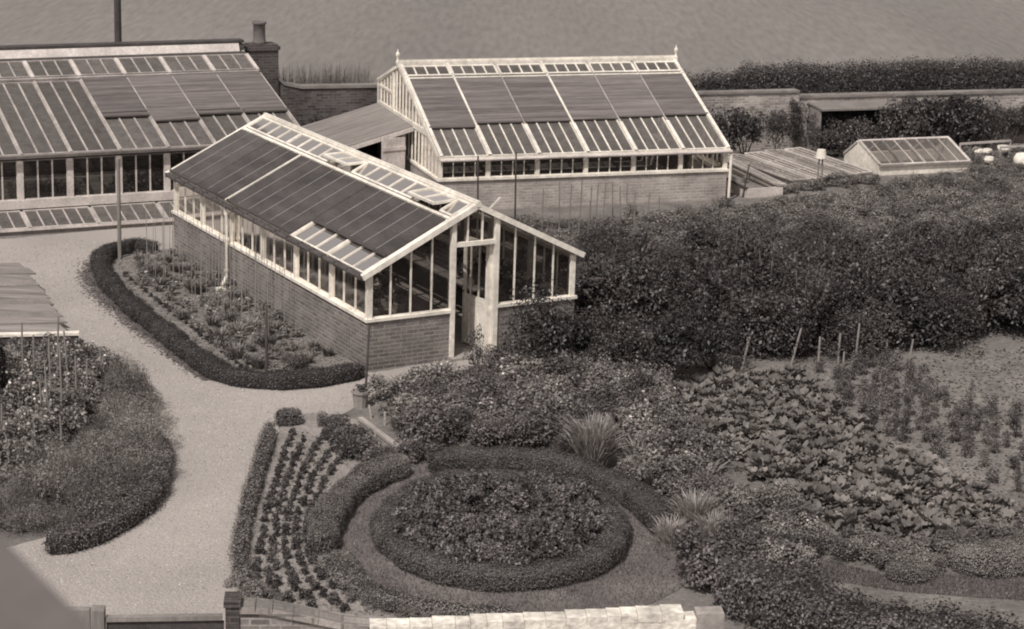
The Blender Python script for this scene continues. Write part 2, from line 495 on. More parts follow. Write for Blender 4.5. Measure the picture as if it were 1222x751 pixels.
def inpoly(p, poly):
    x, y = p; r_ = False; n = len(poly)
    for i in range(n):
        x0, y0 = poly[i]; x1, y1 = poly[(i + 1) % n]
        if (y0 > y) != (y1 > y) and x < (x1 - x0) * (y - y0) / (y1 - y0) + x0: r_ = not r_
    return r_


def spots(polypx, sp, jit=.38, holes=()):
    poly = [tuple(G(*q).to_2d()) for q in polypx]; hs_ = [[tuple(G(*q).to_2d()) for q in hh] for hh in holes]
    xs = [p[0] for p in poly]; ys = [p[1] for p in poly]; out = []
    y = min(ys); r_ = 0
    while y < max(ys):
        x = min(xs) + (r_ % 2) * sp / 2
        while x < max(xs):
            q = (x + random.uniform(-jit, jit) * sp, y + random.uniform(-jit, jit) * sp)
            if inpoly(q, poly) and not any(inpoly(q, hh) for hh in hs_): out.append(q)
            x += sp
        y += sp * .87; r_ += 1
    return out


def plant(name, label, cat, me, x, y, s=1.0, group=None, sz=None, z=0, rz=None):
    o = link(name, me, None, (x, y, z), random.uniform(0, 2 * PI) if rz is None else rz)
    o.scale = (s, s, s if sz is None else sz)
    return tag(o, label, cat, group)


# ------------------------------------------------------------------ the setting
def sheet(name, pts, z, mat, kind='structure'):
    P = [Vector(p) for p in pts]
    me = bpy.data.meshes.new(name); me.from_pydata([(p.x, p.y, z) for p in P], [], [tuple(range(len(P)))])
    me.materials.append(M[mat]); o = link(name, me); tag(o, kind=kind)
    if me.polygons[0].normal.z < 0: me.flip_normals()
    return o


def smoothpx(px, step=.15, wob=.03):
    Q = polyline([G(*q) for q in px], step, True)
    return [Vector((q.x + random.uniform(-wob, wob), q.y + random.uniform(-wob, wob), 0)) for q in Q]


sheet('field', [(-500, -100), (500, -100), (500, 900), (-500, 900)] and [Vector((-500, -100, 0)), Vector((500, -100, 0)), Vector((500, 900, 0)), Vector((-500, 900, 0))], 0, 'field')
sheet('garden_soil', [Vector((-30, 5, 0)), Vector((30, 5, 0)), Vector((30, 64.5, 0)), Vector((-9, 54, 0)), Vector((-30, 48, 0))], .004, 'soil')
sheet('gravel_path', smoothpx([(-60, 289), (0, 286), (100, 277), (216, 268), (225, 300), (176, 312), (150, 310), (135, 330), (160, 365), (205, 400), (250, 435), (300, 447), (380, 443), (440, 445), (500, 436), (548, 428), (600, 420), (606, 430), (560, 446), (500, 458), (445, 475), (400, 498), (345, 497), (330, 520), (310, 570), (296, 640), (300, 700), (330, 745), (340, 830), (-90, 830), (-60, 660), (0, 655), (60, 640), (130, 620), (175, 580), (180, 540), (165, 490), (130, 450), (100, 425), (60, 400), (20, 340), (-60, 330)]), .008, 'path')
sheet('bed_soil', smoothpx([(130, 308), (175, 300), (216, 300), (262, 330), (330, 372), (395, 415), (436, 445), (380, 450), (300, 455), (240, 432), (175, 385), (130, 340)]), .012, 'bedsoil')
oc = Vector((-.05, 28.25))
sheet('oval_lawn', [Vector((oc.x + 2.95 * math.cos(a / 40 * 2 * PI), oc.y + .1 + 3.3 * math.sin(a / 40 * 2 * PI), 0)) for a in range(40)], .012, 'grass')
sheet('bedding_soil', smoothpx([(345, 500), (420, 500), (440, 540), (415, 570), (385, 620), (395, 670), (440, 705), (500, 740), (490, 790), (330, 780), (300, 705), (300, 640), (322, 560)]), .016, 'rowsoil')
sheet('vegetable_soil', smoothpx([(900, 440), (1090, 428), (1300, 405), (1330, 640), (1222, 640), (1120, 630), (1000, 560), (880, 520), (820, 470)]), .008, 'drysoil')
sheet('grass_path', smoothpx([(960, 664), (1060, 688), (1222, 686), (1320, 680), (1320, 712), (1222, 716), (1080, 706), (990, 690), (940, 676)]), .012, 'grass')


def grassmesh(name, pts, h, wd, mat, label=None):
    P = np.array(pts); k = len(P); a = rng.uniform(0, 2 * PI, k); t = np.stack([np.cos(a), np.sin(a), np.zeros(k)], 1) * (wd / 2)
    tip = np.stack([rng.normal(0, h * .45, k), rng.normal(0, h * .45, k), h * rng.uniform(.5, 1.2, k)], 1)
    v = np.stack([P - t, P + t, P + tip + t * .3, P + tip - t * .3], 1).reshape(-1, 3)
    return tag(link(name, quadmesh(name, [(v, 0)], [mat])), None, None, None, 'stuff')


# ------------------------------------------------------------------ central greenhouse
W1, L1, he, hr, hs = 4.288, 9.61, 1.743, 2.86, .90
g1 = thing('greenhouse', 'white framed greenhouse with dark slatted blinds and open door in the middle of the garden', 'greenhouse', (-2.561, 36.131, 0), .522)
D0, D1 = 1.70, 2.59
mb = MB(); T_ = .2
mb.box((0, 0, 0), (D0 - .045, T_, hs)); mb.box((D1 + .045, 0, 0), (W1, T_, hs))
mb.box((0, T_, 0), (T_, L1 - T_, hs)); mb.box((W1 - T_, T_, 0), (W1, L1 - T_, hs)); mb.box((0, L1 - T_, 0), (W1, L1, hs))
mb.build('base_wall', 'brick', g1)
MB().box((T_, T_, 0), (W1 - T_, L1 - T_, .03)).build('floor', 'concrete', g1)
MB().box((D0 - .05, -.12, 0), (D1 + .05, T_ + .02, .055)).build('doorstep', 'concrete', g1)
mb = MB()
mb.box((-.04, -.04, hs), (.16, L1 + .04, hs + .055)); mb.box((W1 - .16, -.04, hs), (W1 + .04, L1 + .04, hs + .055))
mb.box((.16, -.04, hs), (D0 - .045, .16, hs + .055)); mb.box((D1 + .045, -.04, hs), (W1 - .16, .16, hs + .055)); mb.box((.16, L1 - .16, hs), (W1 - .16, L1 + .04, hs + .055))
mb.build('sill', 'white', g1)
for x in (0, W1 - .1):
    for y in (0, L1 - .1): MB().box((x, y, hs + .055), (x + .1, y + .1, he)).build('corner_post', 'white', g1)
bay = L1 / 6
for sx in (0, 1):
    x = .045 if sx == 0 else W1 - .045
    for k in range(1, 6): MB().box((x - .045, k * bay - .035, hs + .055), (x + .045, k * bay + .035, he - .06)).build('post', 'white', g1)
    MB().box((x - .05, .1, he - .06), (x + .05, L1 - .1, he)).build('eave_plate', 'white', g1)
    for k in range(6):
        y0 = k * bay + (.10 if k == 0 else .035); y1 = (k + 1) * bay - (.10 if k == 5 else .035)
        panel('side_window', g1, (x, y0, hs + .06), (x, y1, hs + .06), (x, y1, he - .065), (x, y0, he - .065), 3, (-1 if sx == 0 else 1, 0, 0), .026, .03, .04)
ez = he + .03
def roofpt(s_, y, side=0, off=0.0):
    ex = -.07 if side == 0 else W1 + .07
    p = Vector((ex, y, ez)).lerp(Vector((W1 / 2, y, hr)), s_)
    nn = Vector((-(hr - ez), 0, W1 / 2 + .07)).normalized()
    if side: nn.x = -nn.x
    return p + nn * off
nl = Vector((-(hr - ez), 0, W1 / 2 + .07)).normalized(); nr_ = Vector((-nl.x, 0, nl.z))
for side, nn in ((0, nl), (1, nr_)):
    for k in range(7):
        y = min(max(k * bay, .05), L1 - .05)
        MB().bar(roofpt(0, y, side), roofpt(.985, y, side), .06, .07, nn).build('rafter', 'white', g1)
    for k in range(6):
        y0, y1 = k * bay + .03, (k + 1) * bay - .03
        panel('roof_light', g1, roofpt(.01, y0, side), roofpt(.01, y1, side), roofpt(.755 if side == 0 else .97, y1, side), roofpt(.755 if side == 0 else .97, y0, side), 3, nn, .028, .03, .05, glass='roofglass')
pane = L1 / 18
mb = MB(); mb.bar(roofpt(.770, 0, 0, .03), roofpt(.770, L1, 0, .03), .06, .05, nl); mb.build('vent_rail', 'white', g1)
for y0, y1, n_, ang in ((.03, pane * 1, 1, 0), (pane * 1, pane * 3, 2, 21), (pane * 3, pane * 8, 5, 0), (pane * 8, pane * 10, 2, 24), (pane * 10, pane * 14, 4, 0), (pane * 14, L1 - .03, 4, 0)):
    lo, hi = .80, .965
    b0, b1, t1, t0 = roofpt(lo, y0 + .02, 0, .04), roofpt(lo, y1 - .02, 0, .04), roofpt(hi, y1 - .02, 0, .04), roofpt(hi, y0 + .02, 0, .04)
    nn = nl.copy()
    if ang:
        rot = Matrix.Rotation(R(ang), 3, 'Y'); b0 = t0 + rot @ ((b0 - t0) * 1.15); b1 = t1 + rot @ ((b1 - t1) * 1.15); nn = rot @ nn
        for yy in (y0, y1): MB().bar(roofpt(lo, yy, 0, .0), roofpt(hi, yy, 0, .0), .05, .05, nl).build('rafter', 'white', g1)
        MB().bar(roofpt(.85, (y0 + y1) / 2, 0, .03), b0.lerp(b1, .5) - nn * .01, .015, .015, (0, 1, 0)).build('vent_stay', 'gutter', g1)
    tag(panel('vent', g1, b0, b1, t1, t0, n_, nn, .028, .045 if not ang else .06, .045, glass='roofglass'), 'glazed ridge vent propped open' if ang else None)
mb = MB(); mb.box((W1 / 2 - .055, -.10, hr - .02), (W1 / 2 + .055, L1 + .06, hr + .05)); mb.box((W1 / 2 - .03, -.10, hr + .05), (W1 / 2 + .03, L1 + .06, hr + .085)); mb.build('ridge_board', 'white', g1)
for y0, y1, s0, bat in ((.06, 2 * bay - .015, .215, 1), (2 * bay + .015, 4 * bay - .04, .012, 1), (4 * bay + .04, 5 * bay - .015, .012, 1), (5 * bay + .015, L1 - .04, .012, 1)):
    mb = MB(); mb.slab(roofpt(s0, y0, 0, .045), roofpt(s0, y1, 0, .045), roofpt(.745, y1, 0, .045), roofpt(.745, y0, 0, .045), -nl, -.018)
    mb.cyl(roofpt(s0, y0, 0, .062), roofpt(s0, y1, 0, .062), .032, n=8)
    b_ = mb.build('blind', 'lath', g1)
    mb = MB(); k = 1
    while y0 + .02 < (yy := math.floor(y0 / pane + 1) * pane + (k - 1) * pane) < y1 - .1:
        mb.bar(roofpt(s0 + .015, yy, 0, .067), roofpt(.742, yy, 0, .067), .015, .008, nl); k += 1
    mb.build('batten', 'lathline', b_)
MB().bar(roofpt(.0, 4 * bay, 0, .055), roofpt(.745, 4 * bay, 0, .055), .05, .05, nl).build('rafter', 'white', g1)
mb = MB(); mb.cyl((-.12, -.05, he - .01), (-.12, L1 + .05, he - .01), .05, n=8)
for k in range(19): mb.box((-.175, k * pane - .02, he - .05), (-.05, k * pane + .02, he + .045))
mb.build('gutter', 'gutter', g1)
mb = MB(); y = 4 * bay - .0; mb.cyl((-.12, y, he - .05), (-.08, y, he - .2), .03); mb.cyl((-.08, y, he - .2), (-.08, y, .25), .035); mb.cyl((-.08, y, .25), (-.22, y - .12, .10), .037)
for z in (.35, 1.0, he - .22): mb.cyl((-.08, y, z), (-.08, y, z + .05), .046)
mb.build('downpipe', 'white', g1)
MB().box((-.36, y - .24, 0), (-.18, y - .06, .06)).build('drain_stone', 'palepot', g1)
# gables
def rl(x): return ez + (hr - ez) * (1 - abs(x - W1 / 2) / (W1 / 2 + .07)) - .03
for y, ny, door in ((.05, -1, True), (L1 - .05, 1, False)):
    for s_, nn in ((0, nl), (1, nr_)):
        yy = y - .09 * (1 if door else -1)
        MB().bar(roofpt(-.03, yy, s_, -.005), roofpt(1.0, yy, s_, -.005), .10, .105, (0, 1, 0)).build('bargeboard', 'white', g1)
    if door: parts_ = [((.47, .87, 1.29), [(.1, hs + .05), (D0 - .05, hs + .05), (D0 - .05, rl(D0 - .05)), (.1, rl(.1))]), ((3.0, 3.42, 3.82), [(D1 + .05, hs + .05), (W1 - .1, hs + .05), (W1 - .1, rl(W1 - .1)), (D1 + .05, rl(D1 + .05))])]
    else: parts_ = [((.47, .87, 1.29, 1.70, 2.15, 2.59, 3.0, 3.42, 3.82), [(.1, hs + .05), (W1 - .1, hs + .05), (W1 - .1, rl(.1)), (W1 / 2, rl(W1 / 2)), (.1, rl(.1))])]
    for xs, po in parts_:
        mb = MB(); mb.bar((po[0][0], y, hs + .065), (po[1][0], y, hs + .065), .02, .036, (0, 1, 0))
        for x in xs: mb.bar((x, y, hs + .05), (x, y, rl(x)), .03, .04, (0, 1, 0))
        fr = mb.build('gable_window', 'white', g1)
        MB().add([(a, y, b) for a, b in po], [tuple(range(len(po)))]).build('pane', 'glass', fr)
mb = MB()
for x in (D0, D1): mb.bar((x, .03, .06), (x, .03, rl(x) + .0), .09, .12, (0, 1, 0))
mb.box((D0 + .045, -.02, 2.11), (D1 - .045, .09, 2.19)); mb.box((D1 - .10, .08, .06), (D1 - .045, .13, 2.11))
for f in (1 / 3, 2 / 3): x = D0 + (D1 - D0) * f; mb.bar((x, .03, 2.19), (x, .03, rl(x)), .03, .04, (0, 1, 0))
df_ = mb.build('door_frame', 'white', g1)
a, b = D0 + .05, D1 - .05; MB().add([(a, .04, 2.2), (b, .04, 2.2), (b, .04, rl(b)), (W1 / 2, .04, rl(W1 / 2)), (a, .04, rl(a))], [(0, 1, 2, 3, 4)]).build('pane', 'glass', df_)
rot = Matrix.Translation((D1 - .07, .12, .06)) @ Matrix.Rotation(R(-80), 4, 'Z')
mb = MB()
dw = .74
mb.box((-dw, -.02, .14), (0, .02, .86))
for x in (-dw, -.08): mb.box((x, -.025, 0), (x + .08, .025, 2.03))
mb.box((-dw + .08, -.025, 0), (-.08, .025, .14)); mb.box((-dw + .08, -.025, .86), (-.08, .025, .95)); mb.box((-dw + .08, -.025, 1.95), (-.08, .025, 2.03))
for x in (-.55, -.42, -.28): mb.box((x - .006, -.027, .16), (x + .006, .027, .84))
for x in (-.53, -.29): mb.box((x - .014, -.02, .95), (x + .014, .02, 1.95))
mb.v = [tuple(rot @ Vector(v)) for v in mb.v]; do = mb.build('door', 'white', g1)
mb = MB(); mb.box((-dw + .03, -.07, .98), (-dw + .05, .07, 1.0)); mb.v = [tuple(rot @ Vector(v)) for v in mb.v]; mb.build('handle', 'gutter', do)
mb = MB().add([rot @ Vector(v) for v in ((-dw + .08, 0, .95), (-.08, 0, .95), (-.08, 0, 1.95), (-dw + .08, 0, 1.95))], [(0, 1, 2, 3)]); mb.build('pane', 'glass', do)
MB().bar(roofpt(.82, .25, 1, .05), roofpt(.82, .25, 1, .26) + Vector((.12, 0, 0)), .03, .02, (0, 1, 0)).build('vent_lever', 'white', g1)
g1m = Matrix.Translation((-2.561, 36.131, 0)) @ Matrix.Rotation(.522, 4, 'Z')
# staging and pot plants inside
for (x0, x1, lab) in ((.25, 1.35, 'slatted wooden staging bench along the left side inside the white greenhouse'), (2.95, 4.05, 'slatted wooden staging bench along the right side inside the white greenhouse')):
    t = thing('staging_bench', lab, 'bench', g1m @ Vector((0, 0, 0)), .522)
    mb = MB()
    for i in range(6): mb.box((x0 + i * (x1 - x0) / 6, .3, .80), (x0 + (i + .8) * (x1 - x0) / 6, 9.2, .83))
    mb.build('bench_top', 'wood', t)
    for yy in (.4, 3.3, 6.2, 9.0):
        for xx in (x0 + .03, x1 - .09): MB().box((xx, yy, .03), (xx + .06, yy + .06, .80)).build('leg', 'wood', t)
potm = MB().lathe([(.075, 0), (.10, .17), (.115, .17), (.115, .20), (.10, .20), (.09, .17)], n=10).build('pot', 'clay'); pm = potm.data; bpy.data.objects.remove(potm)
ppl = [bushmesh('pot_plant_leaves', 50 + i, .26, .55, 260, .085, ['leaf', 'flower', 'bark'], 6, .5, flowers=(0, 10, 16)[i], fsize=.075, stems=3) for i in range(3)]
k = 0
for x in (.45, .95, 3.2, 3.75):
    for y in (.45, 1.1, 1.8, 2.7, 3.7, 4.9, 6.2, 7.6):
        p = g1m @ Vector((x + random.uniform(-.1, .1), y + random.uniform(-.12, .12), .83))
        t = thing('potted_plant', 'leafy potted plant standing on the staging inside the white greenhouse', 'plant', p, random.uniform(0, 6), 'potted plants on the greenhouse staging')
        link('pot', pm, t); f = link('foliage', ppl[(k * 7 + int(y * 3)) % 3], t, (0, 0, .17)); s_ = random.uniform(.75, 1.25); f.scale = (s_, s_, s_); k += 1

# ------------------------------------------------------------------ far greenhouse (three-quarter span)
L2, he2, hr2, hs2, dn, dt, heb = 7.497, 1.284, 2.971, .743, 3.695, 5.727, 2.289
g2 = thing('greenhouse', 'white greenhouse with grey roof blinds, finials and pale brick base at the back', 'greenhouse', (-1.857, 49.453, 0), .327)
mb = MB(); mb.box((0, 0, 0), (L2, .2, hs2)); mb.box((0, .2, 0), (.2, dt - .2, hs2)); mb.box((L2 - .2, .2, 0), (L2, dt - .2, hs2)); mb.box((0, dt - .2, 0), (L2, dt, heb - .05)); mb.build('base_wall', 'palebrick', g2)
mb = MB(); mb.box((-.03, -.05, hs2), (L2 + .03, .16, hs2 + .06)); mb.box((-.03, .16, hs2), (.16, dt - .2, hs2 + .06)); mb.box((L2 - .16, .16, hs2), (L2 + .03, dt - .2, hs2 + .06)); mb.build('sill', 'white', g2)
b2 = L2 / 6
for k in range(7):
    x = min(max(k * b2, .05), L2 - .05)
    MB().box((x - .05, 0, hs2 + .06), (x + .05, .09, he2 - .05)).build('post', 'white', g2)
for k in range(6):
    x0, x1 = k * b2 + (.1 if k == 0 else .05), (k + 1) * b2 - (.1 if k == 5 else .05)
    panel('front_window', g2, (x0, .045, hs2 + .065), (x1, .045, hs2 + .065), (x1, .045, he2 - .055), (x0, .045, he2 - .055), 4, (0, -1, 0), .022, .025, .04)
MB().box((0, -.01, he2 - .05), (L2, .1, he2 + .01)).build('eave_plate', 'white', g2)
def rp(x, s_, off=0.0): return Vector((x, -.08 + (dn + .08) * s_, he2 + .03 + (hr2 - he2 - .03) * s_)) + n2 * off
n2 = Vector((0, -(hr2 - he2 - .03), dn + .08)).normalized()
for k in range(7):
    x = min(max(k * b2, .04), L2 - .04); e = .085 if k in (0, 6) else .05 if k in (1, 3) else .025
    MB().bar(rp(x, -.0, .03), rp(x, .985, .03), e, .09, n2).build('rafter', 'white' if k in (0, 1, 3, 6) else 'greywhite', g2)
    if 0 < k < 6: MB().bar(rp(x, 0, .04), rp(x, .30, .04), .09, .08, n2).build('rafter_foot', 'white', g2)
for k in range(6):
    x0, x1 = k * b2 + .04, (k + 1) * b2 - .04
    panel('roof_light', g2, rp(x0, .01), rp(x1, .01), rp(x1, .8), rp(x0, .8), 4, n2, .03, .03, .05, glass='oldglass')
    panel('vent', g2, rp(x0, .865, .03), rp(x1, .865, .03), rp(x1, .965, .03), rp(x0, .965, .03), 4, n2, .035, .05, .05, glass='oldglass')
    sb = (.295, .335, .335, .345, .36, .365)[k]
    mb = MB(); mb.slab(rp(x0 - .01, sb, .045), rp(x1 + .01, sb, .045), rp(x1 + .01, .815, .045), rp(x0 - .01, .815, .045), n2, .016); mb.cyl(rp(x0, sb, .06), rp(x1, sb, .06), .035)
    if k in (1, 2, 3): mb.slab(rp(x0, sb, .064), rp(x1, sb, .064), rp(x1, sb + .09, .064), rp(x0, sb + .09, .064), n2, .014); mb.cyl(rp(x0, sb + .09, .08), rp(x1, sb + .09, .08), .018)
    mb.build('blind', 'greylath', g2)
for s_ in (.825, .855): MB().bar(rp(0, s_, .05), rp(L2, s_, .05), .045, .05, n2).build('vent_rail', 'white', g2)
mb = MB(); mb.box((-.06, dn - .05, hr2 - .05), (L2 + .06, dn + .05, hr2 + .09)); mb.box((-.06, dn - .015, hr2 + .09), (L2 + .06, dn + .015, hr2 + .13)); mb.build('ridge_board', 'white', g2)
for x in (-.03, L2 + .03): MB().lathe([(.045, 0), (.05, .12), (.03, .14), (.025, .2), (.05, .25), (.06, .29), (.045, .33), (.012, .37), (.008, .42)], (x, dn, hr2 - .02), 10).build('finial', 'white', g2, smooth=True)
nb = Vector((0, hr2 - heb, dt - dn)).normalized()
panel('roof_light', g2, (0, dn, hr2 - .03), (L2, dn, hr2 - .03), (L2, dt, heb), (0, dt, heb), 24, nb, .03, .06, .06, glass='oldglass')
mb = MB(); mb.cyl((0, -.13, he2 - .02), (L2 + .05, -.13, he2 - .02), .04); mb.build('gutter', 'oldwhite', g2)
MB().box((-.02, -.105, he2 - .0), (L2 + .02, -.08, he2 + .055)).build('fascia', 'white', g2)
mb = MB(); mb.cyl((L2 + .05, -.10, he2 - .03), (L2 + .05, -.08, .05), .036); mb.build('downpipe', 'white', g2)
def rz2(y): return (he2 + (hr2 - he2) * y / dn if y < dn else hr2 - (hr2 - heb) * (y - dn) / (dt - dn)) - .05
for x, nx in ((.02, -1), (L2 - .02, 1)):
    mb = MB()
    mb.bar((x, .05, he2), (x, dn, hr2 - .02), .11, .07, (1, 0, 0)); mb.bar((x, dn, hr2 - .02), (x, dt, heb - .02), .11, .069, (1, 0, 0)); mb.build('bargeboard', 'white', g2)
    mb = MB()
    for i in range(1, 19):
        y = dt * i / 19
        if abs(y - 4.22) > .1: mb.bar((x, y, hs2 + .06), (x, y, rz2(y)), .04, .04, (1, 0, 0))
    mb.bar((x, 4.22, hs2 + .06), (x, 4.22, rz2(4.22)), .10, .06, (1, 0, 0)); mb.bar((x, dt - .04, hs2 + .06), (x, dt - .04, rz2(dt)), .09, .065, (1, 0, 0))
    mb.bar((x, .95, 1.70), (x, dt - .08, 1.70), .13, .055, (1, 0, 0)); mb.bar((x, 4.27, 2.17), (x, dt - .08, 2.17), .06, .05, (1, 0, 0))
    fr = mb.build('gable_window', 'white', g2)
    MB().add([(x, .1, hs2 + .06), (x, dt - .1, hs2 + .06), (x, dt - .1, rz2(dt)), (x, dn, rz2(dn)), (x, .1, rz2(.1))], [(0, 1, 2, 3, 4)]).build('pane', 'glass', fr)
g2m = Matrix.Translation((-1.857, 49.453, 0)) @ Matrix.Rotation(.327, 4, 'Z')

# ------------------------------------------------------------------ potting shed leaning on its gable
sh = thing('potting_shed', 'low shed with boarded sloping roof and pale door open against the far greenhouse', 'shed', g2m @ Vector((0, 2.35, 0)), .327)
DX, ZH, ZL, DP = 2.35, 1.64, .98, 3.3
mb = MB(); nS = Vector((-(ZH - ZL), 0, DX)).normalized()
mb.slab((-.005, -.10, ZH), (-DX, -.10, ZL), (-DX, DP, ZL), (-.005, DP, ZH), -nS, -.05); mb.build('roof', 'boards', sh)
MB().bar((-.0, -.12, ZH - .03), (-DX, -.12, ZL - .03), .10, .03, (0, 1, 0)).build('fascia', 'oldwhite', sh)
mb = MB(); mb.prism([(-DX + .05, 0, 0), (-1.45, 0, 0), (-1.45, 0, ZH - 1.45 * .28 - .06), (-DX + .05, 0, ZL - .04)], (0, .06, 0)); mb.box((-DX + .05, .06, 0), (-DX + .11, DP, ZL - .05)); mb.build('wall', 'oldwhite', sh)
MB().box((-.28, 0, 0), (-.18, .08, ZH - .14)).build('door_post', 'oldwhite', sh)
mb = MB(); rot = Matrix.Translation((-.20, -.10, .05)) @ Matrix.Rotation(R(14), 4, 'Z')
for i in range(5): mb.box((-.66 + i * .13, -.02, 0), (-.66 + i * .13 + .126, .02, 1.36 + (.04 if i < 1 else .0)))
mb.box((-.65, -.045, 1.05), (-.01, -.021, 1.14)); mb.box((-.65, -.045, .2), (-.01, -.021, .29))
mb.v = [tuple(rot @ Vector(v)) for v in mb.v]; mb.build('door', 'oldwhite', sh)

# ------------------------------------------------------------------ lean-to greenhouse on the left
L3, he3, hr3, d3, hs3 = 7.23, 1.621, 3.047, 5.018, .586
g3 = thing('greenhouse', 'long lean-to greenhouse with dark glazed roof and brick chimney on the left', 'greenhouse', (-11.56, 46.488, 0), .438)
g3m = Matrix.Translation((-11.56, 46.488, 0)) @ Matrix.Rotation(.438, 4, 'Z')
X0 = -2.0; b3 = 1.132
mb = MB(); mb.box((X0, 0, 0), (L3, .2, hs3 - .2)); mb.box((L3 - .2, .2, 0), (L3, d3, hs3)); mb.build('base_wall', 'darkbrick', g3)
MB().box((X0, -.06, hs3 - .2), (L3, .16, hs3)).build('sill', 'oldwhite', g3)
xs = [L3 - k * b3 for k in range(9)]
for x in xs[:]: MB().box((x - .07, 0, hs3), (x + .07, .1, he3 - .14)).build('post', 'oldwhite', g3)
for a, b in zip(xs[1:], xs): panel('front_window', g3, (a + .07, .05, hs3 + .005), (b - .07, .05, hs3 + .005), (b - .07, .05, he3 - .145), (a + .07, .05, he3 - .145), 3, (0, -1, 0), .035, .02, .04, frame='oldwhite')
MB().box((X0, .0, he3 - .14), (L3, .1, he3)).build('eave_plate', 'darkwood', g3)
def r3(x, s_, off=0.0): return Vector((x, -.15 + (d3 + .15) * s_, he3 + (hr3 - he3) * s_)) + n3 * off
n3 = Vector((0, -(hr3 - he3), d3 + .15)).normalized()
for x in xs: MB().bar(r3(x, 0, .03), r3(x, .72, .03), .05, .06, n3).build('rafter', 'greywhite', g3)
for a, b in zip(xs[1:], xs):
    panel('roof_light', g3, r3(a + .03, .005), r3(b - .03, .005), r3(b - .03, .72), r3(a + .03, .72), 3, n3, .035, .03, .06, frame='greywhite', glass='oldglass')
    tp = panel('vent', g3, r3(a + .05, .76, .05), r3(b - .05, .76, .05), r3(b - .05, .93, .05), r3(a + .05, .93, .05), 3, n3, .03, .03, .05, frame='greywhite', glass='oldglass')
for x in xs: MB().bar(r3(x, .75, .06), r3(x, .93, .06), .075, .05, n3).build('rafter', 'oldwhite', g3)
MB().bar(r3(X0, .735, .05), r3(L3, .735, .05), .05, .06, n3).build('vent_rail', 'greywhite', g3)
for k, sb in enumerate((.30, .30, .255, .315)):
    b, a = xs[k] - .02, xs[k + 1] + .02
    mb = MB(); mb.slab(r3(a, sb, .06), r3(b, sb, .06), r3(b, .722, .06), r3(a, .722, .06), n3, .016); mb.cyl(r3(a, sb, .08), r3(b, sb, .08), .05)
    if k in (1, 3): mb.cyl(r3(a, sb + .035, .09), r3(b, sb + .035, .09), .03)
    mb.build('blind', 'greylath', g3)
MB().bar(r3(X0, .95, .03), r3(L3, .95, .03), .22, .05, n3).build('ridge_flashing', 'darkwood', g3)
MB().bar(r3(X0, 0, -.02), r3(L3, 0, -.02), .07, .07, n3).build('eave_board', 'wood', g3)
mb = MB(); mb.add([(X0, d3 - .13, hr3 - .0), (L3 - .1, d3 - .13, hr3 - .0), (L3 - .1, d3 - .02, hr3 + .2), (X0, d3 - .02, hr3 + .2), (X0, d3 - .02, hr3), (L3 - .1, d3 - .02, hr3)], [(0, 1, 2, 3), (0, 4, 5, 1), (3, 2, 5, 4), (0, 3, 4), (1, 5, 2)]); mb.build('ridge_board', 'oldwhite', g3)
mb = MB(); mb.box((X0, d3, 0), (L3 + .05, d3 + .3, hr3 + .17)); mb.build('back_wall', 'darkbrick', g3)
mb = MB(); mb.box((X0, d3 - .03, hr3 + .21), (L3 + .05, d3 + .34, hr3 + .27)); mb.build('wall_coping', 'darkwood', g3)
mb = MB(); cx, cy = L3 + .20, d3 - .12; mb.box((cx, cy, 0), (cx + .74, cy + .55, 3.05)); mb.box((cx - .04, cy - .04, 3.05), (cx + .78, cy + .59, 3.15)); mb.box((cx, cy, 3.15), (cx + .74, cy + .55, 3.19))
ch = mb.build('chimney', 'darkbrick', g3)
MB().lathe([(.19, 3.19), (.18, 3.24), (.16, 3.3), (.155, 3.68), (.185, 3.70), (.185, 3.76), (.14, 3.76), (.13, 3.66)], (cx + .32, cy + .3, 0), 14).build('chimney_pot', 'darkclay', ch, smooth=True)
mb = MB(); mb.bar((L3 - .02, 0, he3 - .03), (L3 - .02, d3 - .1, hr3 - .03), .10, .06, (1, 0, 0)); mb.build('bargeboard', 'oldwhite', g3)
p = V(141, 49, 56.5); t = MB(); t.cyl((0, 0, 0), (0, 0, 9.5), .10, .085, 10); tag(t.build('tall_pole', 'darkwood', None, (p.x, p.y, 0)), 'tall dark pole rising behind the lean-to greenhouse against the field', 'pole')
# row of cold frame lights along its foot
cf = thing('cold_frame', 'long low cold frame with glazed lights along the foot of the lean-to', 'cold frame', (-11.56, 46.488, 0), .438)
mb = MB(); XE = 5.1
mb.box((X0, -.984, 0), (XE, -.93, .10)); mb.prism([(XE - .05, -.93, 0), (XE - .05, -.10, 0), (XE - .05, -.10, .27), (XE - .05, -.93, .10)], (.05, 0, 0)); mb.build('frame', 'wood', cf)
MB().box((X0, -1.03, .10), (XE + .05, -.95, .14)).build('front_rail', 'oldwhite', cf)
x = XE; nF = Vector((0, -.20, .9)).normalized()
while x > X0 + 1:
    panel('frame_light', cf, (x - 1.53, -.95, .135), (x - .03, -.95, .135), (x - .03, -.08, .33), (x - 1.53, -.08, .33), 5, nF, .03, .06, .05, frame='greywhite', glass='oldglass'); x -= 1.56

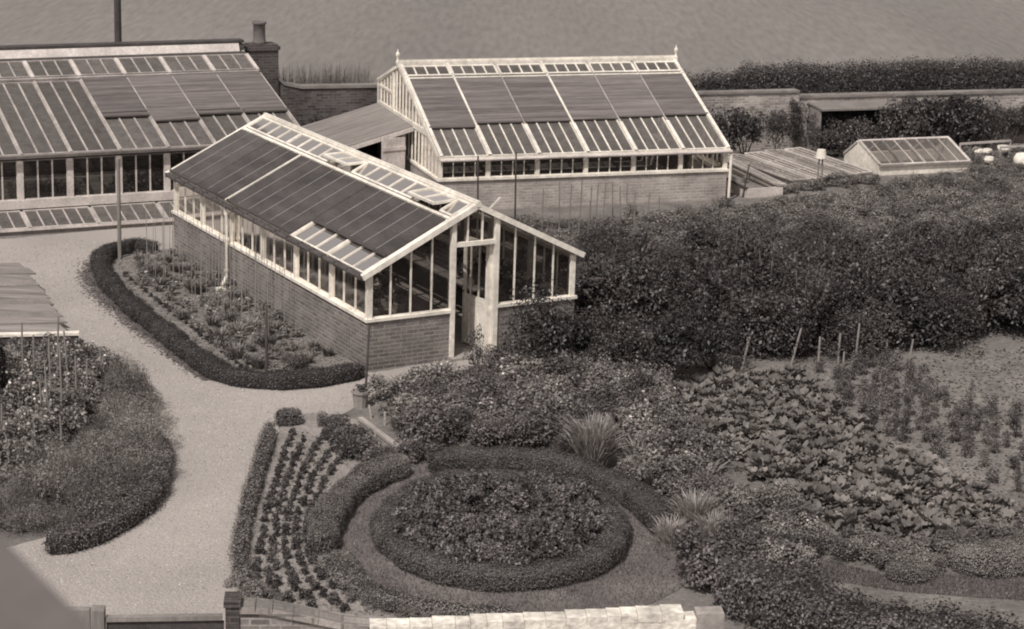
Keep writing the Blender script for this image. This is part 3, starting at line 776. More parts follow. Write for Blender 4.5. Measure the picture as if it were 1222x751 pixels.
# ------------------------------------------------------------------ garden wall and what grows on it
wy = .323; wm = Matrix.Translation((-6.9, 54.25, 0)) @ Matrix.Rotation(wy, 4, 'Z')
gw = thing('garden_wall', 'old brick garden wall running behind the greenhouses below the field', 'wall', (-6.9, 54.25, 0), wy)
mb = MB(); prof = [(.25, 3.0), (.45, 2.7), (.6, 2.35), (.85, 2.12), (1.3, 2.02), (6, 2.0)]
mb.prism([(0.25, 0, 0), (6, 0, 0)] + [(a, 0, b) for a, b in prof[::-1]], (0, .28, 0)); mb.build('wall_face', 'ivybrick', gw); MB().box((6, 0, 0), (15.6, .28, 1.62)).build('wall_face', 'oldbrick', gw); MB().box((15.6, 0, 0), (30, .28, 1.46)).build('wall_face', 'oldbrick', gw)
mb = MB()
for (a, b), (c, d) in zip(prof, prof[1:]): mb.bar((a, .14, b + .035), (c, .14, d + .035), .36, .07, Vector((-(d - b), 0, c - a)))
mb.box((6, -.04, 1.62), (15.6, .32, 1.68)); mb.box((15.6, -.04, 1.46), (30, .32, 1.53)); mb.build('coping', 'oldstone', gw)


# ------------------------------------------------------------------ plant library
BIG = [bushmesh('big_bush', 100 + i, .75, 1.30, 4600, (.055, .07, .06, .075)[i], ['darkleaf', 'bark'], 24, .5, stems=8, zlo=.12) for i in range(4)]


def canemesh(seed):                      # upright leafy canes of a raspberry clump
    g = np.random.default_rng(seed); bl = []
    for k in range(9):
        a, q = g.uniform(0, 6.28), g.uniform(0, .3); p = np.array([math.cos(a) * q, math.sin(a) * q, 0]); hh = g.uniform(1.0, 1.75); ln = g.normal(0, .16, 2)
        tip = p + [ln[0], ln[1], hh]; v, f = stick(p, tip, .011, .005); bl.append((v, 1, f))
        n = 130; t = g.uniform(.12, 1.0, n); C = p + (tip - p) * t[:, None]; d = g.normal(size=(n, 3)) * [1, 1, .4]; d /= np.linalg.norm(d, axis=1, keepdims=True)
        C = C + d * (.05 + .13 * g.uniform(0, 1, n) * (1.2 - .7 * t))[:, None]
        bl.append((leafgeo(C, d * .4 + [0, 0, .7] + g.normal(size=(n, 3)) * .4, .075 * g.uniform(.6, 1.4, n), .6, .2), 0))
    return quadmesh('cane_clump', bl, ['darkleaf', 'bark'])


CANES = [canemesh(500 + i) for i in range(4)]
MID = [bushmesh('mid_bush', 120 + i, .55, .85, 2600, (.05, .065, .055, .07)[i], ['leaf', 'bark'], 18, .6, zlo=.15) for i in range(4)]
LOW = [bushmesh('low_bush', 140 + i, .48, .42, 1700, .05, ['midleaf', 'bark'], 10, .7) for i in range(4)]
FINE = [bushmesh('fine_bush', 160 + i, .5, .5, 3800, .035, ['fine', 'bark'], 12, .5, asp=.3) for i in range(3)]
PERD = [bushmesh('perennial', 180 + i, .36, .5, 1100, .05, ['leaf', 'flower', 'bark'], 9, .5, flowers=(0, 0, 3)[i], fsize=.05) for i in range(3)]
PERM = [bushmesh('perennial_mid', 190 + i, .36, .5, 1100, .055, ['midleaf', 'flower', 'bark'], 9, .5, flowers=(0, 1, 4)[i], fsize=.04) for i in range(3)]
ROSE = [bushmesh('rose', 200 + i, .34, .9, 620, .065, ['midleaf', 'flower', 'bark'], 11, .45, flowers=4, fsize=.055, stems=7) for i in range(3)]
BED = [bushmesh('bedding', 220 + i, .09, .19, 460, .028, ['bedding', 'flower', 'bark'], 9, .4, flowers=0, stems=1, zlo=.05) for i in range(4)]
SAP = [bushmesh('sapling', 240 + i, .15, .50, 520, .034, ['leaf', 'bark'], 15, .3, tall=1.9, stems=2, zlo=.0) for i in range(4)]
CLIMB = [bushmesh('climber', 260 + i, .8, 1.5, 2200, .085, ['darkleaf', 'bark'], 14, .3, tall=1.1) for i in range(3)]
SEED = [bushmesh('seedling', 280 + i, .20, .32, 190, .06, ['midleaf', 'flower', 'bark'], 6, .4, flowers=(0, 0, 2)[i], fsize=.05, stems=2) for i in range(3)]
TUFT = [tuftmesh('grass_tuft', 300 + i, .5, .82, 620, .02, ['paleleaf'], .42) for i in range(2)]
SPIKE = [tuftmesh('spiky_plant', 330 + i, .32, .42, 110, .028, ['midleaf'], .6) for i in range(3)]
PALE = [bushmesh('pale_plant', 340 + i, .34, .45, 620, .06, ['pale2', 'bark'], 9, .5) for i in range(2)]
WEED = [tuftmesh('wall_grass', 310 + i, .35, .4, 160, .016, ['fine'], .4) for i in range(2)]
FLOWERBED = [bushmesh('bed_flower', 320 + i, .22, .34, 520, .055, ['crimson', 'bark'], 8, .45) for i in range(4)]


def cabbagemesh(seed):
    g = np.random.default_rng(seed); vs = []; fs = []
    for k in range(20):
        a = k * 2.4 + g.uniform(-.4, .4); tilt = R(g.uniform(0, 34) + 1.8 * k); ln = g.uniform(.09, .19); wd = ln * g.uniform(.55, .95)
        c, s_ = math.cos(a), math.sin(a); o = len(vs); r0 = g.uniform(.0, .10); tw = g.uniform(-.4, .4)
        for i, t in enumerate((0, .25, .5, .75, .95)):
            wv = (.3, .85, 1.0, .85, .4)[i] * wd / 2
            for j in (-1, -.5, 0, .5, 1):
                x = r0 + t * ln; z = .06 + .10 * g.uniform(0, .25) + math.sin(tilt) * t * ln - 2.2 * (t * ln) ** 2 * (1.6 if k < 12 else .4) + abs(j) ** 2 * .03 + tw * j * wv + g.uniform(-.006, .006)
                yy = j * wv; xx = r0 + math.cos(tilt) * t * ln
                vs.append((xx * c - yy * s_, xx * s_ + yy * c, max(z, .015)))
        for i in range(4):
            for j in range(4): fs.append((o + i * 5 + j, o + i * 5 + j + 1, o + (i + 1) * 5 + j + 1, o + (i + 1) * 5 + j))
    me = quadmesh('cabbage', [(np.array(vs), 0, np.array(fs))], ['cabbage']); me.polygons.foreach_set('use_smooth', [True] * len(me.polygons)); return me


CAB = [cabbagemesh(400 + i) for i in range(5)]

def scatter(name, polypx, n, size, mat, up=1.0, asp=.8, z=.014):
    poly = [tuple(G(*q).to_2d()) for q in polypx]; xs = [p[0] for p in poly]; ys = [p[1] for p in poly]; pts = []
    while len(pts) < n:
        q = (random.uniform(min(xs), max(xs)), random.uniform(min(ys), max(ys)))
        if inpoly(q, poly): pts.append((q[0], q[1], z))
    C = np.array(pts); N = rng.normal(size=(n, 3)) * .5 + [0, 0, up]
    return tag(link(name, quadmesh(name, [(leafgeo(C, N, size * rng.uniform(.4, 1.6, n), asp, .0), 0)], [mat])), None, None, None, 'stuff')


scatter('soil_clods', [(820, 470), (900, 440), (1090, 428), (1300, 408), (1320, 640), (1222, 640), (1120, 640), (1000, 600), (880, 540)], 9000, .055, 'clod', .9)
scatter('row_clods', [(350, 510), (430, 540), (400, 580), (385, 640), (400, 690), (480, 735), (330, 745), (300, 700), (312, 600)], 2500, .04, 'clod', .9, z=.02)
scatter('bed_clods', [(135, 312), (175, 302), (216, 302), (262, 332), (330, 374), (395, 417), (430, 440), (300, 450), (240, 430), (175, 383)], 3500, .05, 'clod', .9, z=.016)
scatter('gravel_stones', [(-20, 300), (100, 285), (170, 312), (100, 315), (120, 350), (200, 415), (260, 462), (440, 458), (545, 437), (440, 470), (400, 492), (330, 500), (300, 580), (280, 690), (290, 760), (-40, 760), (-20, 660), (120, 640), (190, 600), (205, 540), (180, 470), (110, 420), (40, 340)], 16000, .022, 'pebble', 1.4, .8, .010)
hl = polyline([G(*q) for q in ((120, 306), (106, 322), (112, 343), (146, 378), (186, 411), (226, 443), (262, 464), (300, 472))], .03)
cc = []
while len(cc) < 5200:
    i = random.randrange(1, len(hl) - 40); t = (hl[i] - hl[i - 1]).normalized(); e = random.uniform(0, 1); f = min(1, 1.3 - i / len(hl))
    q = hl[i] + Vector((t.y, -t.x)) * (abs(random.gauss(0, .16)) * f - .12); cc.append((q.x, q.y, .011))
cc = np.array(cc); k = len(cc)
tag(link('path_dirt', quadmesh('path_dirt', [(leafgeo(cc, rng.normal(size=(k, 3)) * .15 + [0, 0, 1], .055 * rng.uniform(.4, 1.6, k), .8), 0)], ['dirt'])), None, None, None, 'stuff')
pts = []
while len(pts) < 26000:
    x, y = random.uniform(-2.95, 2.95), random.uniform(-3.3, 3.3)
    if (x / 2.95) ** 2 + (y / 3.3) ** 2 < 1 and (x / 1.6) ** 2 + (y / 1.95) ** 2 > 1 and random.random() < .75 + .25 * math.sin(x * 5) * math.sin(y * 4): pts.append((oc.x + x, oc.y + .1 + y, .01))
grassmesh('lawn_grass', pts, .035, .012, 'lawnleaf')
gp_ = [tuple(G(*q).to_2d()) for q in [(960, 664), (1060, 688), (1222, 686), (1320, 680), (1320, 716), (1222, 718), (1080, 708), (990, 694), (940, 676)]]
pts = []
while len(pts) < 14000:
    q = (random.uniform(2.8, 8.5), random.uniform(25.5, 29))
    if inpoly(q, gp_): pts.append((q[0], q[1], .01))
grassmesh('path_grass', pts, .035, .012, 'lawnleaf')
# ------------------------------------------------------------------ hedges and beds
hedge('box_hedge', 'clipped box hedge curving around the long bed beside the central greenhouse', [G(*q) for q in ((186, 303), (160, 301), (134, 306), (120, 318), (128, 341), (160, 375), (198, 405), (236, 436), (275, 457), (330, 463), (385, 459), (436, 449))], .36, .28, leaf=.024, rough=.015)
hedge('box_hedge', 'oval box hedge ringing the dark flower bed on the lawn', [Vector((oc.x + 1.62 * math.cos(a / 24 * 2 * PI), oc.y + 1.93 * math.sin(a / 24 * 2 * PI), 0)) for a in range(24)], .42, .30, 'boxlight', True, .02, rough=.012)
hedge('box_hedge', 'clipped hedge arc on the left rim of the oval lawn', [G(*q) for q in ((482, 566), (448, 578), (420, 595), (399, 618), (386, 644), (389, 668))], .42, .34, 'boxlight', leaf=.02, rough=.012)
hedge('box_hedge', 'very low rough hedge along the front rim of the oval lawn behind the wall', [G(*q) for q in ((392, 674), (405, 694), (438, 713), (490, 729), (560, 738), (620, 740))], .34, .17, 'boxlight', leaf=.024, rough=.03)
hedge('box_hedge', 'clipped hedge arc along the back and right rim of the oval lawn', [G(*q) for q in ((516, 566), (555, 559), (604, 558), (660, 564), (720, 583), (768, 611), (800, 648))], .42, .32, 'boxlight', leaf=.02, rough=.012)
hedge('box_hedge', 'low rough hedge edging the bedding rows along the gravel path', [G(*q) for q in ((322, 516), (314, 548), (302, 588), (291, 632), (286, 670), (294, 702), (318, 724))], .19, .19, 'boxlight', leaf=.028, rough=.03)
hedge('box_hedge', 'small square clipped box at the corner of the bedding rows', [G(*q) for q in ((332, 508), (345, 507), (358, 506))], .34, .26, 'box', leaf=.024, rough=.015)
hedge('box_hedge', 'dark clipped edging along the left border beside the gravel path', [G(*q) for q in ((190, 540), (187, 582), (166, 614), (130, 638), (90, 654), (58, 661))], .36, .30, 'box', leaf=.03, rough=.03)
hedge('clipped_hedge', 'broad dark hedge in the lower right corner before the grass path', [G(*q) for q in ((866, 716), (905, 730), (960, 752), (1040, 782), (1240, 808))], 1.0, .62, 'leaf', leaf=.045, rough=.06)
hedge('clipped_hedge', 'small low hedge block between cabbages and the grass path', [G(*q) for q in ((1060, 692), (1085, 694), (1112, 692))], .34, .28, 'boxlight', leaf=.02, rough=.012)
hedge('clipped_hedge', 'rounded clipped hedge at the right edge beside the grass path', [G(*q) for q in ((1140, 680), (1180, 684), (1250, 676))], .55, .42, 'boxlight', leaf=.02, rough=.012)
hedge('yew_hedge', 'tall dark yew hedge at the far left edge behind the roses', [G(*q) for q in ((-50, 500), (-20, 498), (10, 500))], .8, 1.35, 'darkleaf', leaf=.05, rough=.05)
hedge('field_hedge', 'long wild dark hedgerow behind the garden wall at the field edge', [wm @ Vector((a, 1.1 + .15 * math.sin(a), 0)) for a in (14.2, 16, 18, 20, 22, 24, 26, 29)], 1.3, 2.15, 'darkleaf', leaf=.055, rough=.10, lump=.35)
hedge('field_hedge', 'lower rough hedge behind the wall beside the far greenhouse', [wm @ Vector((a, .9, 0)) for a in (10.8, 12.5, 14.2)], .8, 1.95, 'darkleaf', leaf=.055, rough=.12, lump=.4)

# oval flower bed
k = 0
for (x, y) in [(oc.x + q[0], oc.y + q[1]) for q in [(random.uniform(-1.4, 1.4), random.uniform(-1.75, 1.75)) for _ in range(400)] if (q[0] / 1.43) ** 2 + (q[1] / 1.74) ** 2 < 1]:
    if k >= 190: break
    plant('bedding_flower', 'dark leafy bedding flower packed inside the oval hedge', 'flower', FLOWERBED[k % 4], x, y, random.uniform(.85, 1.15), 'flowers filling the oval bed', sz=random.uniform(1.1, 1.45), z=.01); k += 1

# bedding rows
A = polyline([G(*q) for q in ((346, 520), (336, 550), (322, 600), (309, 655), (306, 700), (326, 735))], .05)
B = polyline([G(*q) for q in ((428, 548), (404, 575), (381, 615), (376, 650), (398, 692), (470, 738))], .05)
for r_ in range(8):
    if r_ >= 5: f = (r_ - 5 + .62) / 4.2
    else: f = (r_ + .12) / 5
    n = 24
    for i in range(n):
        t = (i + .5 * (r_ % 2)) / n
        if r_ >= 5 and t < .80: continue
        if r_ < 5 and t > .80 and i % 2: continue
        a, b = A[min(int(t * len(A)), len(A) - 1)], B[min(int(t * len(B)), len(B) - 1)]
        q = a.lerp(b, f); s_ = random.uniform(.72, .98) * (1.05 if t > .75 else 1)
        plant('bedding_plant', 'small dark bedding plant set in curved rows left of the oval lawn', 'plant', BED[(i + r_) % 4], q.x + random.uniform(-.015, .015), q.y + random.uniform(-.04, .04), s_, 'bedding plants in curved rows', sz=s_ * random.uniform(1.0, 1.4))
for i, (x, y) in enumerate(spots([(392, 660), (430, 690), (470, 725), (540, 738), (540, 750), (470, 742), (425, 712), (395, 684)], .26)):
    plant('edging_plant', 'low dark edging plant trailing along the front left rim of the oval lawn', 'plant', LOW[i % 4], x, y, random.uniform(.32, .5), 'edging plants at the lawn rim')
for i, (px, py) in enumerate(((290, 685), (287, 700), (298, 710), (310, 716), (326, 722))):
    q = G(px, py); plant('edging_plant', 'low loose plant at the bottom end of the bedding beside the gravel', 'plant', LOW[i % 4], q.x, q.y, random.uniform(.36, .5), 'loose plants at the bedding end')

# ------------------------------------------------------------------ long bed beside the greenhouse
for i, (x, y) in enumerate(spots([(165, 312), (214, 300), (255, 328), (330, 378), (395, 428), (345, 448), (285, 440), (215, 385), (165, 335)], .36)):
    if random.random() < .85:
        plant('bed_plant', 'leafy young plant in the long bed beside the central greenhouse', 'plant', (SEED[i % 3], SPIKE[i % 2], SEED[(i + 1) % 3], SEED[0])[random.randrange(4)], x, y, random.uniform(.55, .95), 'plants in the long bed')
for i in range(26):
    f = i / 25; q = G(150 + 150 * f, 331 + 118 * f)
    plant('edging_plant', 'tiny edging plant in a line inside the curved box hedge', 'plant', BED[i % 4], q.x, q.y, random.uniform(.6, 1.0), 'edging plants along the box hedge')
for i in range(56):
    f = i / 55; r_ = i % 2; q = G(172 + 150 * f + (24 if r_ else 0) + random.uniform(-3, 3), 325 + 80 * f - (14 if r_ else 0) + random.uniform(-3, 3))
    mb = MB(); mb.cyl((0, 0, 0), (random.uniform(-.03, .03), random.uniform(-.03, .03), random.uniform(1.2, 1.8)), .007, .005, 5)
    tag(mb.build('cane', 'cane', None, (q.x, q.y, 0)), 'thin upright cane in the long bed by the greenhouse wall', 'cane', 'canes in the long bed')
def post(px, py0, py1, r_, label, mat='wood', lean=0, cat='post', name='post', group=None):
    b = G(px, py1); d = ray(px, py0); t = b.y / d.y; top = C0 + d * t
    mb = MB(); mb.cyl((0, 0, 0), (lean, 0, top.z), r_, r_ * .85, 8)
    return tag(mb.build(name, mat, None, (b.x, b.y, 0)), label, cat, group)
post(143, 190, 309, .045, 'tall grey post at the far end of the curved box hedge')
post(318, 364, 446, .028, 'dark iron stake in the long bed near the box hedge corner', 'gutter')
post(436, 388, 472, .022, 'thin dark stake by the front corner of the central greenhouse', 'gutter', .05)
q = G(352, 440)
plant('shrub', 'small leafy shrub leaning in the corner of the long bed', 'shrub', MID[0], q.x, q.y, .5)

# ------------------------------------------------------------------ left side: covered frame, roses, mounds
fr = thing('cold_frame', 'low cold frame covered with ragged straw mats at the left edge', 'cold frame')
a0, a1 = G(-90, 414), G(98, 410); ax = (a1 - a0).normalized(); ay = Vector((-ax.y, ax.x, 0))
dpt = (G(20, 335) - G(20, 410)).length * .93
mb = MB()
def FP(u, v, z): return a1 + ax * u + ay * v + Vector((0, 0, z))
LN = (a1 - a0).length
mb.slab(FP(-LN, 0, 0), FP(-.06, 0, 0), FP(-.06, .05, 0), FP(-LN, .05, 0), (0, 0, 1), .16); mb.slab(FP(-.36, .05, 0), FP(-.30, .05, 0), FP(-1.30, dpt, 0), FP(-1.36, dpt, 0), (0, 0, 1), .17); mb.build('frame', 'darkwood', fr)
MB().slab(FP(-LN, -.03, .16), FP(-.05, -.03, .16), FP(-.05, .12, .165), FP(-LN, .12, .165), (0, -.1, 1), .05).build('front_board', 'white', fr)
nst = 11
for i in range(nst):
    v0, v1 = .10 + dpt * i / nst, .10 + dpt * (i + 1) / nst - .035
    u1 = -.22 - .95 * (i / nst) ** 1.2 + random.uniform(-.08, .06); zz = .19 + .02 * i
    cc = [FP(-LN, v0, zz + .02), FP(u1, v0, zz + random.uniform(.0, .04)), FP(u1 - .16, v1, zz + .05), FP(-LN, v1, zz + .05)]
    MB().slab(*cc, (0, -.1, 1), .02 + .012 * (i % 2)).build('straw_mat', ('mat', 'boards', 'wood', 'mat', 'felt')[i % 5], fr)
for i, (x, y) in enumerate(spots([(-20, 470), (40, 440), (100, 430), (118, 470), (100, 530), (30, 590), (-20, 600)], .46)):
    plant('rose_bush', 'staked rose bush in the border beside the dark yew hedge', 'rose', ROSE[i % 3], x, y, random.uniform(.75, 1.1), 'roses in the left border')
for i, (px, y0, y1) in enumerate(((28, 385, 480), (42, 400, 470), (62, 405, 500), (68, 378, 470), (75, 410, 510), (84, 395, 480), (92, 425, 500), (104, 430, 490), (122, 416, 462), (52, 455, 535), (76, 497, 560), (3, 482, 545), (12, 502, 560), (60, 430, 520))):
    post(px, y0, y1, .018, 'thin wooden stake among the roses of the left border', 'wood', random.uniform(-.08, .08), 'stake', 'stake', 'stakes in the left border')
for i, (x, y) in enumerate(spots([(120, 450), (148, 466), (172, 500), (178, 545), (166, 590), (122, 624), (60, 648), (0, 655), (-30, 640), (0, 605), (60, 580), (110, 540), (125, 490)], .52)):
    plant('mound_plant', 'soft rounded grey mound plant in the left border beside the gravel', 'plant', FINE[i % 3], x, y, random.uniform(.6, 1.15), 'grey mounds in the left border', sz=random.uniform(.5, 1.7))
for i, (px, py, s_) in enumerate(((140, 452, .8), (154, 468, .85), (166, 488, .9), (175, 510, .95), (178, 532, .95), (172, 556, .9), (160, 580, .9), (150, 500, 1.0), (155, 535, 1.0))):
    q = G(px, py); plant('mound_plant', 'soft rounded grey mound plant in the left border beside the gravel', 'plant', FINE[i % 3], q.x, q.y, s_, 'grey mounds in the left border')
for i, (x, y) in enumerate(spots([(110, 432), (140, 448), (130, 480), (108, 470)], .4)):
    plant('low_bush', 'dark low bush at the top of the left border', 'bush', LOW[i % 4], x, y, random.uniform(.7, 1), 'low bushes of the left border')

# ------------------------------------------------------------------ central border
hole = [(500, 560), (560, 548), (660, 555), (740, 590), (800, 640), (790, 700), (440, 700)]
cen = [(450, 478), (520, 462), (600, 450), (690, 440), (760, 450), (800, 480), (840, 540), (880, 600), (900, 670), (860, 715), (822, 700), (830, 650), (770, 585), (690, 550), (600, 535), (500, 540), (465, 520)]
tuftholes = [[(668, 545), (735, 545), (750, 590), (735, 605), (668, 590)], [(790, 620), (860, 620), (870, 690), (800, 690)], [(408, 496), (445, 490), (490, 530), (480, 548), (440, 545), (412, 520)]]
for i, (x, y) in enumerate(spots(cen, .36, holes=tuftholes)):
    r_ = random.random()
    me, nm, lb, gp = ((PERD[i % 3], 'border_plant', 'dark leafy plant in the mixed border behind the oval lawn', 'dark plants of the mixed border') if r_ < .5 else
                      (PERM[i % 3], 'border_plant', 'lighter leafy plant in the mixed border behind the oval lawn', 'lighter plants of the mixed border') if r_ < .72 else
                      (SPIKE[i % 3], 'border_plant', 'strap leaved plant in the mixed border behind the oval lawn', 'strap leaved plants of the mixed border') if r_ < .82 else
                      (PALE[i % 2], 'border_plant', 'pale leaved plant in the mixed border behind the oval lawn', 'pale plants of the mixed border') if r_ < .90 else
                      (MID[i % 4], 'border_shrub', 'bushy shrub rising in the mixed border behind the oval lawn', 'shrubs of the mixed border'))
    s_ = random.uniform(.7, 1.3) * (.75 if me in MID else 1.15 if me in SPIKE else 1)
    plant(nm, lb, 'plant' if nm == 'border_plant' else 'shrub', me, x, y, s_, gp)
for i, (x, y) in enumerate(spots([(385, 505), (440, 512), (470, 530), (520, 552), (470, 560), (430, 560), (395, 545)], .30, holes=tuftholes)):
    plant('border_plant', 'dark leafy plant between the bedding rows and the pale plank', 'plant', PERD[i % 2], x, y, random.uniform(.55, .85), 'dark plants by the pale plank')
def shrub(px, py, s_, label, me, sz=None):
    q = G(px, py); plant('shrub', label, 'shrub', me, q.x, q.y, s_, None, sz)
shrub(640, 442, 1.12, 'dark bushy shrub against the brick right of the greenhouse door', BIG[0], 1.35)
shrub(690, 440, 1.0, 'dark shrub below the right corner of the central greenhouse', BIG[1], 1.0)
shrub(745, 452, .9, 'rounded dark shrub between the border and the fruit bushes', BIG[2], 1.05)
shrub(800, 452, .95, 'dark shrub at the front left of the fruit bushes', BIG[3], 1.05)
shrub(850, 442, .8, 'dark shrub beside the leaning stake near the cabbages', BIG[0], 1.0)
shrub(566, 446, .55, 'slender leafy rose shrub before the open greenhouse door', ROSE[0], 1.15)
shrub(595, 452, .7, 'small shrub just right of the greenhouse doorstep', MID[1], .75)
shrub(660, 462, .7, 'low pale flowering bush below the dark shrub by the greenhouse', ROSE[1], .5)
shrub(485, 478, .55, 'low rounded bush at the path corner by the greenhouse gable', MID[2], .5)
PALEB = bushmesh('flowering_bush', 350, .34, .5, 620, .065, ['midleaf', 'flower', 'bark'], 11, .45, flowers=18, fsize=.10, stems=5)
shrub(640, 462, .8, 'low bush with pale flower heads at the left foot of the dark shrub', PALEB)
shrub(668, 466, .75, 'low bush with pale flower heads at the right foot of the dark shrub', PALEB)
for i, (px, py, s_) in enumerate(((706, 560, 1.3), (760, 575, .6), (830, 640, 1.0), (800, 655, .7), (850, 655, .8), (672, 545, .5))):
    lb = ('large pale ornamental grass tuft behind the oval lawn', 'small pale grass tuft right of the large one behind the lawn', 'broad pale grass clump right of the oval lawn', 'low pale grass clump touching the right rim of the lawn', 'pale grass clump before the lower right hedge', 'little pale grass tuft left of the large one behind the lawn')[i]
    q = G(px, py); plant('grass_tuft', lb, 'grass tuft', TUFT[i % 2], q.x, q.y, s_)
a, b = G(430, 503), G(476, 538)
MB().bar(a + Vector((0, 0, .05)), b + Vector((0, 0, .05)), .09, .05, (0, 0, 1)).build('plank', 'stone'); tag(bpy.data.objects['plank'], 'pale plank lying between the path corner and the border', 'plank')
q = G(430, 486)
t = thing('flower_pot', 'clay flower pot standing at the path corner by the thin stake', 'pot', (q.x, q.y, 0)); o = link('pot', pm, t); o.scale = (1.4, 1.4, 1.5); o = link('foliage', ppl[0], t, (0, 0, .25)); o.scale = (.5, .5, .4)
for i, (px, py) in enumerate(((443, 500), (459, 508), (445, 530), (493, 530), (452, 545))):
    q = G(px, py); MB().bar((0, 0, 0), (.04 * (i % 3 - 1), 0, .24), .035, .02, (0, 1, 0)).build('plant_label', 'stone', None, (q.x, q.y, 0))
for o in [o for o in bpy.data.objects if o.name.startswith('plant_label')]: tag(o, 'short pale wooden plant marker near the pale plank', 'marker', 'plant markers by the plank')

# ------------------------------------------------------------------ fruit plantation
for i, (x, y) in enumerate(spots([(690, 392), (760, 372), (900, 362), (1240, 345), (1240, 404), (1090, 422), (900, 434), (840, 424), (790, 404)], .64)):
    if random.random() < .06: continue
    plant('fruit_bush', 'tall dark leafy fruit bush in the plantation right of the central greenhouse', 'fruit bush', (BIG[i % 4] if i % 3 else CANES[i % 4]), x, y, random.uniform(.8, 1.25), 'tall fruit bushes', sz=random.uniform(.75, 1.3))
for i, (x, y) in enumerate(spots([(640, 330), (700, 312), (900, 300), (1240, 288), (1240, 345), (900, 362), (760, 372), (694, 390)], .60)):
    if random.random() < .08: continue
    plant('fruit_bush', 'mid height leafy fruit bush further back in the plantation', 'fruit bush', MID[i % 4] if i % 4 else BIG[i // 4 % 4], x, y, random.uniform(.7, 1.1), 'middle fruit bushes', sz=random.uniform(.55, .95))
for i, (x, y) in enumerate(spots([(560, 275), (700, 268), (870, 254), (1010, 238), (1240, 218), (1240, 290), (900, 302), (700, 314), (630, 326)], .50)):
    if random.random() < .06: continue
    plant('vegetable_plant', 'low grey leafy vegetable plant before the far greenhouse and frames', 'plant', (LOW[i % 4] if random.random() < .8 else SPIKE[i % 3]), x, y, random.uniform(.7, 1.2), 'low plants before the frames', sz=random.uniform(.4, 1.0))
for i, (px, y0, y1) in enumerate(((570, 186, 290), (614, 182, 292), (646, 226, 290), (667, 217, 285), (678, 220, 288), (690, 215, 290), (702, 222, 285), (709, 218, 292), (718, 218, 280), (731, 218, 275), (740, 222, 276), (747, 218, 274), (756, 228, 292), (772, 232, 270), (785, 235, 275), (700, 240, 300))):
    post(px, y0, y1, .022 if i < 2 else .015, 'thin bean pole standing before the brick base of the far greenhouse', 'darkwood' if i < 2 else 'wood', random.uniform(-.05, .05), 'pole', 'bean_pole', 'bean poles before the far greenhouse')
for i, (px, y0, y1, ln) in enumerate(((884, 402, 446, .12), (944, 392, 436, .14), (976, 402, 440, 0), (1000, 398, 436, 0), (1020, 386, 436, .03), (1026, 412, 434, 0), (1056, 405, 430, .02), (1085, 405, 431, .04), (1006, 420, 440, 0))):
    post(px, y0, y1, .022, 'pale wooden stake standing along the front of the fruit bushes', 'cane', ln, 'stake', 'stake', 'stakes before the fruit bushes')

# ------------------------------------------------------------------ cabbages and young trees
for i, (x, y) in enumerate(spots([(800, 470), (860, 450), (950, 448), (985, 470), (1010, 500), (1060, 535), (1130, 570), (1240, 610), (1240, 650), (1130, 660), (1040, 660), (980, 620), (900, 575), (840, 530)], .33, .40)):
    plant('cabbage', 'broad leaved pale cabbage in the crowded patch on the right', 'cabbage', CAB[i % 5], x, y, random.uniform(.8, 1.25), 'cabbages')
for i, (x, y) in enumerate(spots([(880, 580), (980, 625), (1010, 648), (960, 662), (920, 668), (890, 655)], .36)):
    plant('border_plant', 'lighter loose plant between the cabbages and the lower right hedge', 'plant', PERM[i % 3], x, y, random.uniform(.6, 1.0), 'loose plants below the cabbages')
for i, (x, y) in enumerate(spots([(990, 640), (1060, 655), (1130, 655), (1240, 640), (1240, 668), (1130, 682), (1060, 690), (985, 668)], .30)):
    plant('border_plant', 'loose low plant along the upper side of the grass path', 'plant', (PERM[i % 3], LOW[i % 4], PERD[0])[i % 3], x, y, random.uniform(.5, .8), 'low plants along the grass path')
for i, (x, y) in enumerate(spots([(860, 650), (930, 655), (985, 668), (960, 690), (905, 715), (860, 700)], .30)):
    plant('border_plant', 'loose low plant above the broad dark hedge in the corner', 'plant', (PERM[i % 3], PERD[i % 3])[i % 2], x, y, random.uniform(.6, .9), 'loose plants above the corner hedge')
for i, (x, y) in enumerate(spots([(960, 445), (1060, 438), (1120, 470), (1230, 500), (1240, 600), (1180, 585), (1080, 535), (1010, 490)], .44, .22)):
    if random.random() < .9:
        plant('young_bush', 'small dark upright young bush in rows on the bare soil', 'bush', SAP[i % 4], x, y, random.uniform(.55, 1.15), 'young bushes on the bare soil', sz=random.uniform(.5, 1.3))

# ------------------------------------------------------------------ top right: frames, shed, wall shrubs
def wallplant(px, py, s_, label, me, dy=.5, sz=None):
    q = G(px, py); plant('wall_shrub', label, 'shrub', me, q.x, q.y, s_, None, sz)
wallplant(866, 192, .8, 'dark shrub half hidden behind the end of the far greenhouse', CLIMB[2], sz=1.15)
wallplant(888, 190, .85, 'dark shrub trained on the wall beside the far greenhouse', CLIMB[0], sz=1.15)
wallplant(926, 187, .55, 'thin climbing shrub in the middle of the pale wall', CLIMB[1], sz=1.05)
wallplant(947, 180, .42, 'sparse climber near the top of the pale wall end', CLIMB[2], sz=1.15)
wallplant(1000, 187, .75, 'leafy shrub in front of the dark open shed', CLIMB[2], sz=.78)
wallplant(1045, 184, .72, 'leafy shrub at the right end of the dark open shed', CLIMB[0], sz=.72)
wallplant(1095, 182, 1.15, 'big rounded dark bush before the wall above the white frame', CLIMB[1], sz=1.25)
wallplant(1125, 180, 1.2, 'tall dark bush in the middle of the wall shrubs above the white frame', CLIMB[0], sz=1.3)
wallplant(1152, 180, 1.2, 'big rounded dark bush right of the white frame ridge', CLIMB[2], sz=1.2)
